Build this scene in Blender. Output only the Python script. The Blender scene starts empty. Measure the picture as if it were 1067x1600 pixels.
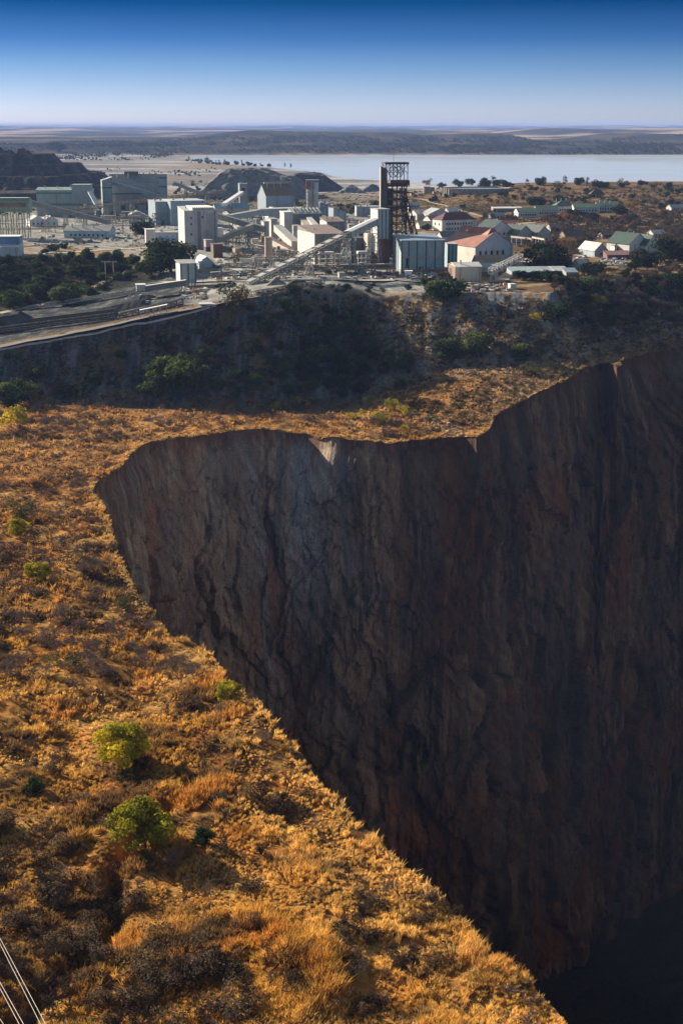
import bpy, bmesh, math, random
import numpy as np
from mathutils import Vector
random.seed(7); rng = np.random.default_rng(7)
R = math.radians
scene = bpy.context.scene
COL = scene.collection
# ---------------------------------------------------------------- camera
PITCH = R(15.23); F = 2222.2; CX, CY = 533.5, 800.0; CZ = 75.0
cam = bpy.data.cameras.new('camera'); camo = bpy.data.objects.new('camera', cam); COL.objects.link(camo)
camo.location = (0, 0, CZ); camo.rotation_euler = (math.pi/2 - PITCH, 0, 0)
cam.sensor_fit = 'VERTICAL'; cam.sensor_height = 36; cam.sensor_width = 36; cam.lens = 50
cam.clip_start = 0.5; cam.clip_end = 80000
scene.camera = camo
scene.render.resolution_x = 682; scene.render.resolution_y = 1024
scene.view_settings.view_transform = 'Standard'; scene.view_settings.look = 'None'
scene.view_settings.gamma = 1; scene.view_settings.exposure = 1.22
# ---------------------------------------------------------------- sky and sun
SUN_EL, SUN_AZ = R(21), R(38)          # azimuth: how far beyond due left, towards the far side
w = bpy.data.worlds.new('World'); scene.world = w; w.use_nodes = True
nt = w.node_tree; nt.nodes.clear()
out = nt.nodes.new('ShaderNodeOutputWorld'); bg = nt.nodes.new('ShaderNodeBackground')
sky = nt.nodes.new('ShaderNodeTexSky'); sky.sky_type = 'NISHITA'; sky.sun_disc = False
sky.sun_elevation = SUN_EL; sky.sun_rotation = -(math.pi/2 - SUN_AZ)
sky.altitude = 1400; sky.air_density = 1.0; sky.dust_density = 0.6; sky.ozone_density = 3.0
tc = nt.nodes.new('ShaderNodeTexCoord'); sp = nt.nodes.new('ShaderNodeSeparateXYZ')
nt.links.new(tc.outputs['Generated'], sp.inputs[0])
rp = nt.nodes.new('ShaderNodeValToRGB')
el = rp.color_ramp.elements
SKYR = [(0.0, (.335, .36, .56)), (.012, (.30, .34, .55)), (.035, (.150, .225, .41)), (.055, (.05, .118, .285)),
        (.078, (.002, .050, .145)), (.15, (.17, .20, .26)), (.30, (.78, .66, .52)), (1.0, (1.08, .70, .33))]
el[0].position = SKYR[0][0]; el[0].color = (*SKYR[0][1], 1)
el[1].position = SKYR[-1][0]; el[1].color = (*SKYR[-1][1], 1)
for p, c in SKYR[1:-1]:
    e = el.new(p); e.color = (*c, 1)
rp.color_ramp.interpolation = 'B_SPLINE' if False else 'LINEAR'
nt.links.new(sp.outputs['Z'], rp.inputs[0])
mx = nt.nodes.new('ShaderNodeMix'); mx.data_type = 'RGBA'; mx.blend_type = 'MULTIPLY'; mx.inputs[0].default_value = 1
nt.links.new(sky.outputs[0], mx.inputs[6]); nt.links.new(rp.outputs[0], mx.inputs[7])
nt.links.new(mx.outputs[2], bg.inputs[0]); bg.inputs[1].default_value = 0.11
nt.links.new(bg.outputs[0], out.inputs[0])
sl = bpy.data.lights.new('sun', 'SUN'); sl.energy = 5.0; sl.angle = R(0.5); sl.color = (1.0, .86, .68)
so = bpy.data.objects.new('sun', sl); COL.objects.link(so)
SD = Vector((-math.cos(SUN_EL)*math.cos(SUN_AZ), math.cos(SUN_EL)*math.sin(SUN_AZ), math.sin(SUN_EL)))
so.rotation_euler = SD.to_track_quat('Z', 'Y').to_euler(); so.location = (0, 0, 300)

# ---------------------------------------------------------------- noise
_P = np.random.default_rng(3).permutation(512).astype(np.int64); _P = np.concatenate([_P, _P, _P])
_G = np.random.default_rng(4).uniform(0, 2*np.pi, 512); _GX, _GY = np.cos(_G), np.sin(_G)
def perlin(x, y):
    x = np.asarray(x, float); y = np.asarray(y, float)
    xi = np.floor(x).astype(np.int64); yi = np.floor(y).astype(np.int64)
    xf = x-xi; yf = y-yi; xi &= 511; yi &= 511
    u = xf*xf*xf*(xf*(xf*6-15)+10); v = yf*yf*yf*(yf*(yf*6-15)+10)
    def g(ix, iy, dx, dy):
        h = _P[_P[ix & 511]+(iy & 511)]; return _GX[h]*dx+_GY[h]*dy
    a = g(xi, yi, xf, yf); b = g(xi+1, yi, xf-1, yf); c = g(xi, yi+1, xf, yf-1); d = g(xi+1, yi+1, xf-1, yf-1)
    return ((a+(b-a)*u)*(1-v)+(c+(d-c)*u)*v)*1.5
def fbm(x, y, o=4, lac=2.03, gain=.5):
    s = 0; a = 1; t = 0
    for i in range(o):
        s = s+a*perlin(x+17.3*i, y-9.1*i); t += a; a *= gain; x = x*lac; y = y*lac
    return s/t
def sst(e0, e1, x):
    t = np.clip((x-e0)/(e1-e0), 0, 1); return t*t*(3-2*t)

# ---------------------------------------------------------------- picture <-> place
cp, spn = math.cos(PITCH), math.sin(PITCH)
def ray(px, py):
    u = (px-CX)/F; v = (CY-py)/F
    return u, cp+spn*v, -spn+cp*v
def on_plane(px, py, z):
    dx, dy, dz = ray(px, py); t = (z-CZ)/dz
    return dx*t, dy*t
# terrain lines: (px, py, z)
BENCH = [(-300, 705, -37), (-100, 700, -37), (0, 690, -38), (200, 690, -40), (385, 672, -41), (520, 682, -41.8), (600, 692, -43.5), (660, 688, -43), (720, 683, -41.5), (760, 675, -41), (840, 612, -32), (940, 567, -27), (1067, 540, -24), (1200, 530, -22), (1500, 520, -20)]
FOOT = [(-300, 622, -40), (0, 625, -40), (200, 632, -42), (400, 640, -42), (500, 640, -42), (560, 625, -41), (620, 600, -36), (700, 575, -30), (800, 565, -26), (860, 560, -25), (950, 535, -22), (1067, 500, -15), (1200, 490, -12), (1500, 480, -10)]
TOP = [(-300, 580, -30), (0, 541, -21), (150, 512, -14), (250, 490, -8), (345, 472, -3), (440, 457, 0), (520, 449, 0), (600, 462, -4), (700, 458, -2), (860, 458, -1), (900, 445, 0), (1067, 425, 0), (1200, 420, 0), (1500, 420, 0)]
FOOT2 = [(-300, 490, -22), (0, 485, -21), (130, 468, -15), (210, 445, -8), (260, 440, -5), (345, 430, -2), (440, 425, 0), (900, 422, 0), (1067, 405, 0), (1500, 400, 0)]
TOP2 = [(-300, 402, 0), (0, 404, 0), (130, 401, 0), (210, 407, 0), (300, 405, 0), (900, 400, 0), (1067, 392, 0), (1500, 390, 0)]
def mk(line):
    A = [];Y = [];Z = []
    for px, py, z in line:
        x, y = on_plane(px, py, z); A.append(x/y); Y.append(y); Z.append(z)
    return np.array(A), np.array(Y), np.array(Z)
LN = [mk(l) for l in (BENCH, FOOT, TOP, FOOT2, TOP2)]
_sh = [(-300, 238), (60, 238), (250, 240), (288, 243), (305, 250), (360, 257), (430, 263), (500, 268), (520, 275), (560, 281), (650, 286), (760, 290), (1500, 290)]
SHA = np.array([on_plane(px, py, -12)[0]/on_plane(px, py, -12)[1] for px, py in _sh]); SHY = np.array([on_plane(px, py, -12)[1] for px, py in _sh])
def knots(a):
    a = np.asarray(a, float); o = np.ones_like(a)
    right = sst(.02, .14, a)
    ys = [0*o, 60*o, 120*o, 250*o]; zs = [-4*o, -7*o, -10*o, -19*o]
    for i, (A, Y, Z) in enumerate(LN):
        ys.append(np.interp(a, A, Y)); zs.append(np.interp(a, A, Z))
        if i == 2:
            ys.append(ys[-1]+14); zs.append(zs[-1]+.4)
    for y, l, r in ((1000, 0, 0), (1300, -1, 3), (1480, -3, 6), (1700, -8, 10), (2010, -11.5, -13), (2400, -11.7, -16), (3900, -11.8, -17), (4350, -11.8, -14), (4700, 4, 2), (6000, 8, 10), (40000, 10, 14)):
        ys.append(y*o); zs.append(l+(r-l)*right)
    return np.array(ys), np.array(zs)
def hgt(x, y):
    x = np.asarray(x, float); y = np.asarray(y, float); sh = x.shape
    x = x.ravel(); y = np.maximum(y.ravel(), 1.0); a = np.clip(x/y, -.6, .6)
    K, Zk = knots(a)
    z = Zk[0].copy()
    for i in range(len(K)-1):
        m = (y >= K[i]); t = np.clip((y-K[i])/np.maximum(K[i+1]-K[i], 1e-3), 0, 1)
        if i >= 10: t = t*t*(3-2*t)
        z = np.where(m, Zk[i]+(Zk[i+1]-Zk[i])*t, z)
    yb, yf, yt, ye = K[4], K[5], K[6], K[8]
    near = 1-sst(-40, 0, y-yf)
    emb = sst(-15, 15, y-yf)*(1-sst(-4, 12, y-yt))
    n1 = fbm(x/26, y/26, 4)
    z += near*(n1*2.6+fbm(x/5.5+9, y/7, 3)*.75)*sst(40, 80, y)
    # gully on the near slope
    z -= 2.2*np.exp(-((x+29-0.10*(y-130)+1.5*np.sin(y/6))/1.3)**2)*sst(100, 112, y)*(1-sst(170, 185, y))
    gul = fbm(x/9, y/60, 3); gul2 = fbm(x/30+5, y/55, 3)
    lft = 1-sst(.03, .10, a)*.55; embt = emb*(1-sst(-26, -4, y-yt))
    z += embt*lft*(gul*3.2+gul2*6.0)+emb*fbm(x/3.5, y/9, 3)*.7+embt*(1-lft)*fbm(x/14, y/16, 4)*5
    # spoil bench cut on the right, gully in the middle
    xc = np.interp(y, [560, 700], [8, -2])
    z -= emb*6*np.exp(-((x-xc)/17)**2)
    # plateau small relief
    z += sst(5, 30, y-yt)*(1-sst(1100, 1500, y))*fbm(x/20, y/30, 3)*.35
    z += sst(900, 1500, y)*(1-sst(1750, 1900, y))*fbm(x/110, y/160, 4)*2.4*(sst(-.1, .1, a)*.8+.2)
    # mud flats and shore
    fl = sst(1750, 2050, y)*(1-sst(4150, 4400, y)); shy = np.interp(a, SHA, SHY)+fbm(x/260, y/420, 4)*(130*(1-sst(.0, .06, a))+30)
    z = z*(1-fl)+fl*(-12+.55*np.tanh((shy-y)/160)-sst(0, 900, y-shy)*1.2+.12*fbm(x/120, y/300, 3))
    # far country
    fr = sst(4300, 4700, y); far = sst(5200, 9000, y)
    z += fr*(fbm(x/900+3, y/1100, 4)*13+4)
    mesa = np.exp(-((y-6200)/900)**4)*(sst(-760, -350, x)*(1-sst(640, 760, x)))*30
    mesaR = np.exp(-((y-5900)/700)**4)*sst(860, 1150, x)*24
    mesaC = np.exp(-((y-9500)/1500)**4)*sst(800, 1400, x)*(1-sst(2500, 3200, x))*34
    z += mesa*(1+.25*fbm(x/200, y/400, 3))+mesaR*(1+.3*fbm(x/150, y/300, 3))+mesaC
    z += far*(np.maximum(fbm(x/2600+1, y/2100+4, 4), -.3)*46+sst(9000, 26000, y)*26)
    return z.reshape(sh)
def h1(x, y): return float(hgt(np.array([x]), np.array([y]))[0])
_T = 40*np.exp(np.linspace(0, math.log(400), 1500))
def G(px, py, z=None):
    """ground point seen at a picture position"""
    if z is not None:
        x, y = on_plane(px, py, z); return Vector((x, y, z))
    dx, dy, dz = ray(px, py); ys = _T; xs = dx/dy*ys; zr = CZ+dz/dy*ys
    d = zr-hgt(xs, ys); k = np.argmax(d < 0)
    if d[k] >= 0: k = len(ys)-1
    t = d[k-1]/(d[k-1]-d[k]+1e-9); y = ys[k-1]+(ys[k]-ys[k-1])*t; x = dx/dy*y
    return Vector((x, y, h1(x, y)))
_lut = {}
def GA(px, py):
    """vectorised G on a height table"""
    if not _lut:
        aa = np.linspace(-.6, .6, 1300); ll = np.linspace(math.log(40), math.log(9000), 1500)
        A, L = np.meshgrid(aa, ll); Y = np.exp(L); _lut['h'] = hgt(A*Y, Y).astype(np.float32); _lut['a'] = aa; _lut['y'] = np.exp(ll)
    px = np.asarray(px, float); py = np.asarray(py, float)
    u = (px-CX)/F; v = (CY-py)/F; dy = cp+spn*v; dz = -spn+cp*v; a = np.clip(u/dy, -.599, .599); s = dz/dy
    fa = (a+.6)/1.2*1299; i0 = fa.astype(int); f = fa-i0; Y = _lut['y']; oy = np.empty(len(a)); T = _lut['h'].T
    for k in range(0, len(a), 4000):
        q = slice(k, k+4000); H = T[i0[q]]*(1-f[q, None])+T[i0[q]+1]*f[q, None]
        d = (CZ+s[q, None]*Y[None, :])-H; j = np.maximum((d < 0).argmax(1), 1); r = np.arange(len(j))
        t = np.clip(d[r, j-1]/(d[r, j-1]-d[r, j]+1e-6), 0, 1); oy[q] = Y[j-1]+(Y[j]-Y[j-1])*t
    return a*oy, oy, hgt(a*oy, oy)
def scl(y): return y/(F*cp)*1.0   # metres per picture pixel, roughly

# ---------------------------------------------------------------- objects
def tag(o, label=None, cat=None, group=None, kind=None):
    if label: o['label'] = label
    if cat: o['category'] = cat
    if group: o['group'] = group
    if kind: o['kind'] = kind
    return o
def link(name, me, parent=None):
    o = bpy.data.objects.new(name, me); COL.objects.link(o)
    if parent: o.parent = parent
    return o
def empty(name, loc, rz=0):
    o = bpy.data.objects.new(name, None); COL.objects.link(o); o.location = loc; o.rotation_euler = (0, 0, rz)
    o.empty_display_size = 1; return o
def mesh_np(name, V, Fc, mats, col=None, fmat=None, smooth=False):
    """V (n,3), Fc (m,k) all same k"""
    me = bpy.data.meshes.new(name); V = np.asarray(V, np.float32); Fc = np.asarray(Fc, np.int32)
    n, k = Fc.shape
    me.vertices.add(len(V)); me.vertices.foreach_set('co', V.ravel())
    me.loops.add(n*k); me.loops.foreach_set('vertex_index', Fc.ravel())
    me.polygons.add(n); me.polygons.foreach_set('loop_start', np.arange(0, n*k, k, dtype=np.int32))
    me.polygons.foreach_set('loop_total', np.full(n, k, np.int32))
    if fmat is not None: me.polygons.foreach_set('material_index', np.asarray(fmat, np.int32))
    me.polygons.foreach_set('use_smooth', np.full(n, smooth, bool))
    for m in (mats if isinstance(mats, (list, tuple)) else [mats]): me.materials.append(m)
    me.update(calc_edges=True)
    if col is not None:
        at = me.color_attributes.new('Col', 'FLOAT_COLOR', 'POINT')
        c = np.ones((len(V), 4), np.float32); c[:, :3] = col; at.data.foreach_set('color', c.ravel())
    me.validate(); return me
class MB:
    def __init__(s): s.v = []; s.f = []
    def quad(s, *p):
        i = len(s.v); s.v += [tuple(q) for q in p]; s.f.append(tuple(range(i, i+len(p)))); return s
    def hexa(s, b, t):
        i = len(s.v); s.v += [tuple(q) for q in b]+[tuple(q) for q in t]; n = len(b)
        s.f.append(tuple(i+k for k in reversed(range(n)))); s.f.append(tuple(i+n+k for k in range(n)))
        for k in range(n): s.f.append((i+k, i+(k+1) % n, i+n+(k+1) % n, i+n+k))
        return s
    def box(s, x0, x1, y0, y1, z0, z1):
        return s.hexa([(x0, y0, z0), (x1, y0, z0), (x1, y1, z0), (x0, y1, z0)], [(x0, y0, z1), (x1, y0, z1), (x1, y1, z1), (x0, y1, z1)])
    def bar(s, a, b, w, h=None, up=(0, 0, 1)):
        a = Vector(a); b = Vector(b); h = h or w; d = (b-a)
        if d.length < 1e-6: return s
        d.normalize(); u = Vector(up)
        if abs(d.dot(u)) > .98: u = Vector((1, 0, 0))
        r = d.cross(u).normalized(); u = r.cross(d)
        c = [(-w/2, -h/2), (w/2, -h/2), (w/2, h/2), (-w/2, h/2)]
        return s.hexa([a+r*p+u*q for p, q in c][::-1], [b+r*p+u*q for p, q in c][::-1])
    def cyl(s, c, r, z0, z1, n=16, r1=None):
        r1 = r if r1 is None else r1
        A = [2*math.pi*k/n for k in range(n)]
        return s.hexa([(c[0]+r*math.cos(t), c[1]+r*math.sin(t), z0) for t in A], [(c[0]+r1*math.cos(t), c[1]+r1*math.sin(t), z1) for t in A])
    def tube(s, a, b, r, n=8, r1=None):
        a = Vector(a); b = Vector(b); d = (b-a).normalized(); u = Vector((0, 0, 1)) if abs(d.z) < .95 else Vector((1, 0, 0))
        p = d.cross(u).normalized(); q = p.cross(d); r1 = r if r1 is None else r1
        A = [2*math.pi*k/n for k in range(n)]
        return s.hexa([a+(p*math.cos(t)+q*math.sin(t))*r for t in A][::-1], [b+(p*math.cos(t)+q*math.sin(t))*r1 for t in A][::-1])
    def build(s, name, m, parent=None, smooth=False):
        me = bpy.data.meshes.new(name); me.from_pydata(s.v, [], s.f); me.materials.append(m)
        bm = bmesh.new(); bm.from_mesh(me); bmesh.ops.recalc_face_normals(bm, faces=bm.faces); bm.to_mesh(me); bm.free()
        if smooth: me.polygons.foreach_set('use_smooth', [True]*len(me.polygons))
        me.update(); return link(name, me, parent)

# ---------------------------------------------------------------- materials
def node_mat(name):
    m = bpy.data.materials.new(name); m.use_nodes = True; t = m.node_tree; b = t.nodes['Principled BSDF']; return m, t, b
def N(t, ty, **k):
    n = t.nodes.new(ty)
    for a, b in k.items(): setattr(n, a, b)
    return n
def noise(t, scale, detail=4, rough=.55, vec=None, dist=0):
    n = N(t, 'ShaderNodeTexNoise'); n.inputs['Scale'].default_value = scale; n.inputs['Detail'].default_value = detail
    n.inputs['Roughness'].default_value = rough; n.inputs['Distortion'].default_value = dist
    if vec is not None: t.links.new(vec, n.inputs['Vector'])
    return n.outputs['Fac']
def ramp(t, fac, stops, interp='LINEAR'):
    r = N(t, 'ShaderNodeValToRGB'); e = r.color_ramp.elements; r.color_ramp.interpolation = interp
    e[0].position = stops[0][0]; e[0].color = (*stops[0][1], 1); e[1].position = stops[-1][0]; e[1].color = (*stops[-1][1], 1)
    for p, c in stops[1:-1]:
        q = e.new(p); q.color = (*c, 1)
    t.links.new(fac, r.inputs[0]); return r.outputs[0]
def g3(v): return (v, v, v)
def mixc(t, a, b, fac=1.0, mode='MIX'):
    m = N(t, 'ShaderNodeMix', data_type='RGBA', blend_type=mode)
    for s, i in ((fac, 0), (a, 6), (b, 7)):
        if hasattr(s, 'links'): t.links.new(s, m.inputs[i])
        elif i == 0: m.inputs[0].default_value = s
        else: m.inputs[i].default_value = (*s, 1)
    return m.outputs[2]
def mapping(t, src, scale):
    m = N(t, 'ShaderNodeMapping'); m.inputs['Scale'].default_value = scale; t.links.new(src, m.inputs['Vector']); return m.outputs[0]
def bump(t, b, h, s=.3, d=.1):
    n = N(t, 'ShaderNodeBump'); n.inputs['Strength'].default_value = s; n.inputs['Distance'].default_value = d
    t.links.new(h, n.inputs['Height']); t.links.new(n.outputs[0], b.inputs['Normal'])
_mc = {}
def M(color, var=.25, rough=.7, metal=0.0, dirt=(.16, .12, .09), dirt_amt=.35, ribs=0):
    """weathered building material: streaks, stains and faint sheet joints"""
    key = (color, var, rough, metal, dirt, dirt_amt, ribs)
    if key in _mc: return _mc[key]
    m, t, b = node_mat('weathered'); tc = N(t, 'ShaderNodeTexCoord'); ob = tc.outputs['Object']
    geo = N(t, 'ShaderNodeNewGeometry').outputs['Position']
    n1 = noise(t, .22, 5, .6, geo); st = noise(t, 1.0, 4, .6, mapping(t, geo, (1.1, 1.1, .12)))
    c = mixc(t, color, ramp(t, n1, [(.3, g3(1-var)), (.7, g3(1+var*.5))]), 1.0, 'MULTIPLY')
    c = mixc(t, c, dirt, ramp(t, st, [(.48, g3(0)), (.8, g3(dirt_amt))]))
    if ribs:
        wv = N(t, 'ShaderNodeTexWave', wave_type='BANDS', bands_direction='X'); wv.inputs['Scale'].default_value = ribs; wv.inputs['Distortion'].default_value = 0
        t.links.new(ob, wv.inputs['Vector'])
        c = mixc(t, c, ramp(t, wv.outputs['Fac'], [(0, g3(.86)), (.12, g3(1)), (1, g3(1))]), 1.0, 'MULTIPLY')
    t.links.new(c, b.inputs['Base Color']); b.inputs['Roughness'].default_value = rough; b.inputs['Metallic'].default_value = metal
    b.inputs['Specular IOR Level'].default_value = .35
    _mc[key] = m; return m
# ---------------------------------------------------------------- the pit rim
RIMPX = [(1240, 528), (1140, 534), (1067, 541), (1020, 549), (990, 556), (970, 564), (964, 574), (957, 569), (948, 566), (935, 567), (900, 582), (870, 598), (838, 613), (800, 635), (772, 652), (757, 676), (747, 683), (735, 682), (722, 681), (690, 684), (650, 687), (600, 692), (560, 688), (520, 682), (470, 677), (430, 672), (388, 670), (350, 675), (310, 681), (270, 685), (235, 690), (215, 699), (200, 716), (178, 736), (150, 752), (143, 768), (160, 790), (172, 815), (180, 850), (198, 895), (215, 928), (240, 962), (265, 994), (300, 1004), (332, 1022), (345, 1048), (380, 1084), (412, 1108), (440, 1146), (475, 1186), (505, 1232), (545, 1272), (590, 1318), (640, 1364), (690, 1404), (728, 1448), (780, 1500), (830, 1540), (870, 1580), (905, 1640), (950, 1720)]
def rimpt(px, py):
    p = G(px, py); return (p.x, p.y)
_r = [rimpt(*p) for p in RIMPX]
_r += [(42, 78), (70, 40), (130, 8), (220, 10), (320, 90), (400, 230), (430, 400), (400, 560), (320, 680), (_r[0][0]+45, _r[0][1]+25)]
def resample(pts, step, closed=True):
    P = np.array(pts+[pts[0]] if closed else pts, float); d = np.r_[0, np.cumsum(np.hypot(*np.diff(P, axis=0).T))]
    n = int(d[-1]/step); s = np.linspace(0, d[-1], n, endpoint=not closed)
    return np.c_[np.interp(s, d, P[:, 0]), np.interp(s, d, P[:, 1])], s
RIM, RS = resample(_r, .8)
def smooth_closed(P, k):
    ker = np.hanning(2*k+1); ker /= ker.sum(); Q = np.r_[P[-k:], P, P[:k]]
    return np.c_[np.convolve(Q[:, 0], ker, 'valid'), np.convolve(Q[:, 1], ker, 'valid')]
RIM = smooth_closed(RIM, 2)
tang = np.roll(smooth_closed(RIM, 3), -1, 0)-np.roll(smooth_closed(RIM, 3), 1, 0); tang /= np.linalg.norm(tang, axis=1)[:, None]
area = .5*np.sum(RIM[:, 0]*np.roll(RIM[:, 1], -1)-np.roll(RIM[:, 0], -1)*RIM[:, 1])
sg = 1 if area > 0 else -1
nrm0 = np.c_[-tang[:, 1], tang[:, 0]]*sg            # towards the inside of the pit
wob = fbm(RS/7, RS*0+3, 4)*1.0+fbm(RS/1.9, RS*0+8, 2)*.5
wob = wob*(1-.55*sst(430, 480, RIM[:, 1])); RIM = RIM+nrm0*wob[:, None]
def in_pit(x, y):
    x = np.asarray(x, float); y = np.asarray(y, float); inside = np.zeros(x.shape, bool)
    P = RIM[::2]; x0, y0 = P[:, 0], P[:, 1]; x1, y1 = np.roll(x0, -1), np.roll(y0, -1)
    bb = (x > x0.min()) & (x < x0.max()) & (y > y0.min()) & (y < y0.max())
    xx, yy = x[bb], y[bb]; ins = np.zeros(xx.shape, bool)
    for a, b, c, d in zip(x0, y0, x1, y1):
        if b == d: continue
        m = ((b > yy) != (d > yy)); ins[m] ^= xx[m] < (c-a)*(yy[m]-b)/(d-b)+a
    inside[bb] = ins; return inside

# ---------------------------------------------------------------- ground sheet
def ground_color(x, y):
    a = x/np.maximum(y, 1); K, Zk = knots(np.clip(a, -.6, .6)); yb, yf, yt, yf2, yt2 = K[4], K[5], K[6], K[8], K[9]
    def C(*c): return np.array(c, float)[None, :]
    def mixn(c, d, t): return c*(1-t[:, None])+d*t[:, None]
    n1 = fbm(x/18, y/24, 4); n2 = fbm(x/6+40, y/9, 4); n3 = fbm(x/60+7, y/80, 4)
    c = mixn(C(.27, .135, .040), C(.40, .235, .08), sst(-.25, .3, n1+.4*n2))
    c = mixn(c, C(.105, .055, .026), sst(-.05, .25, n2*.7-n3*.7))
    c = mixn(c, C(.34, .125, .03), sst(.05, .35, fbm(x/13+80, y/15, 3))*.6)
    far_gold = sst(300, 480, y); c = mixn(c, C(.36, .20, .085)*np.ones((len(x), 1)), far_gold*.5)
    # right hand slope, duller
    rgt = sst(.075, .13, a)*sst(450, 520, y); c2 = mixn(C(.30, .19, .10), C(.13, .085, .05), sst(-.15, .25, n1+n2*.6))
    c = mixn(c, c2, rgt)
    # embankment: slate gravel with dry growth
    e = sst(-22, 10, y-yf+10*n1)*(1-sst(0, 10, y-yt))
    slate = mixn(C(.070, .077, .082), C(.14, .145, .145), sst(-.2, .4, fbm(x/2.2, y/20, 3)))
    slate = mixn(slate, C(.13, .095, .055)*np.ones((len(x), 1)), sst(-.02, .22, fbm(x/10+3, y/22+5, 4)))
    spoil = mixn(C(.19, .20, .21), C(.36, .25, .14), sst(-.08, .16, fbm(x/5+3, y/22, 4)))
    spoil = mixn(spoil, C(.06, .05, .035), sst(.1, .3, fbm(x/11+60, y/16, 4)))
    es = mixn(slate, spoil, sst(0.0, .055, a)*(1-.4*sst(.2, .3, a)))
    c = mixn(c, es, e)
    # plateau
    pl = sst(2, 12, y-yt)
    grey = mixn(C(.24, .245, .235), C(.36, .355, .33), sst(-.3, .3, n2))
    tan = mixn(C(.27, .195, .11), C(.14, .10, .06), sst(-.12, .25, n1+.5*n3))
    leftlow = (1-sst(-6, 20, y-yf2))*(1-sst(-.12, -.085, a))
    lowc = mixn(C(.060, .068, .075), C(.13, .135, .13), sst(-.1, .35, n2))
    e2 = sst(-10, 8, y-yf2)*(1-sst(-3, 6, y-yt2))*(1-sst(-.135, -.115, a))
    plc = mixn(grey, tan, sst(-.02, .1, n3*.4+sst(.055, .10, a)*.5-.1+sst(1000, 1150, y)*.35*sst(-.02, .06, a)))
    lt = (1-sst(-.155, -.13, a))*sst(-6, 3, y-yt2)*(1-sst(30, 80, y-yt2)); plc = mixn(plc, C(.36, .235, .115)*np.ones((len(x), 1)), lt*sst(-.25, .05, n1))
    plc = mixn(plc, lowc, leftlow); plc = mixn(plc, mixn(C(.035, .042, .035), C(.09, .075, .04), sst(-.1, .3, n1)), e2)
    c = mixn(c, plc, pl)
    # scrub and flats behind the works
    sc = sst(1250, 1400, y)*(1-sst(.0, .05, a)); c = mixn(c, mixn(C(.12, .12, .10), C(.24, .21, .17), sst(-.2, .3, fbm(x/90, y/140, 4))), sc)
    rd = sst(1150, 1300, y)*sst(.01, .06, a); c = mixn(c, mixn(C(.20, .135, .075), C(.09, .07, .042), sst(-.1, .25, fbm(x/35, y/60, 4))), rd)
    fl = sst(1750, 1950, y)
    mud = mixn(C(.20, .20, .20), C(.46, .45, .45), sst(-.12, .28, fbm(x/420, y/120, 4)))
    mud = mixn(mud, C(.27, .235, .19), sst(.05, .35, fbm(x/500+9, y/420, 4)))
    c = mixn(c, mud, fl)
    fr = sst(4250, 4500, y+120*n3)
    hazed_veg = mixn(C(.036, .044, .042), C(.085, .074, .055), sst(-.1, .3, fbm(x/160, y/350, 4)))  # dull far vegetation, with bluish distance haze painted into its colour
    fld = mixn(hazed_veg, C(.40, .30, .20), sst(.06, .2, fbm(x/1500+8, y/900, 4))*sst(5200, 7500, y))
    c = mixn(c, fld, fr)
    return c
def build_ground():
    ac = np.r_[np.linspace(-.60, -.30, 60, endpoint=False), np.arange(-.30, .30, .00085), np.linspace(.30, .60, 60)]
    ys = [22.0]
    while ys[-1] < 42000:
        y = ys[-1]; st = .0035 if y < 560 else (.0019 if y < 720 else (.004 if y < 1100 else .009)); st = .012 if y < 90 else st; ys.append(y*(1+st))
    ys = np.array(ys); A, Y = np.meshgrid(ac, ys); X = A*Y; nr, nc = X.shape
    x, y = X.ravel(), Y.ravel(); ins = in_pit(x, y)
    idx = np.arange(nr*nc).reshape(nr, nc)
    q = np.c_[idx[:-1, :-1].ravel(), idx[:-1, 1:].ravel(), idx[1:, 1:].ravel(), idx[1:, :-1].ravel()]
    allin = ins[q].all(1); q = q[~allin]
    edge = np.unique(q[ins[q]]); P = RIM
    for k in range(0, len(edge), 2000):
        e = edge[k:k+2000]; d = (x[e][:, None]-P[None, :, 0])**2+(y[e][:, None]-P[None, :, 1])**2
        j = d.argmin(1); x[e] = P[j, 0]+nrm0[j, 0]*.25; y[e] = P[j, 1]+nrm0[j, 1]*.25
    z = hgt(x, y)
    V = np.c_[x, y, z]; used = np.unique(q); rm = np.full(len(V), -1); rm[used] = np.arange(len(used))
    V = V[used]; q = rm[q]; col = ground_color(V[:, 0], V[:, 1])
    m, t, b = node_mat('ground'); at = N(t, 'ShaderNodeAttribute', attribute_name='Col').outputs['Color']
    geo = N(t, 'ShaderNodeNewGeometry').outputs['Position']
    c = mixc(t, at, ramp(t, noise(t, .55, 6, .65, geo), [(.3, g3(.5)), (.7, g3(1.4))]), 1, 'MULTIPLY')
    c = mixc(t, c, ramp(t, noise(t, .05, 5, .6, geo), [(.3, g3(.75)), (.7, g3(1.22))]), 1, 'MULTIPLY')
    t.links.new(c, b.inputs['Base Color']); b.inputs['Roughness'].default_value = 1; b.inputs['Specular IOR Level'].default_value = 0
    bump(t, b, noise(t, 1.3, 6, .7, geo), .7, .5)
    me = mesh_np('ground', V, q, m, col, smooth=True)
    tag(link('ground', me), kind='structure')
build_ground()

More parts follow.
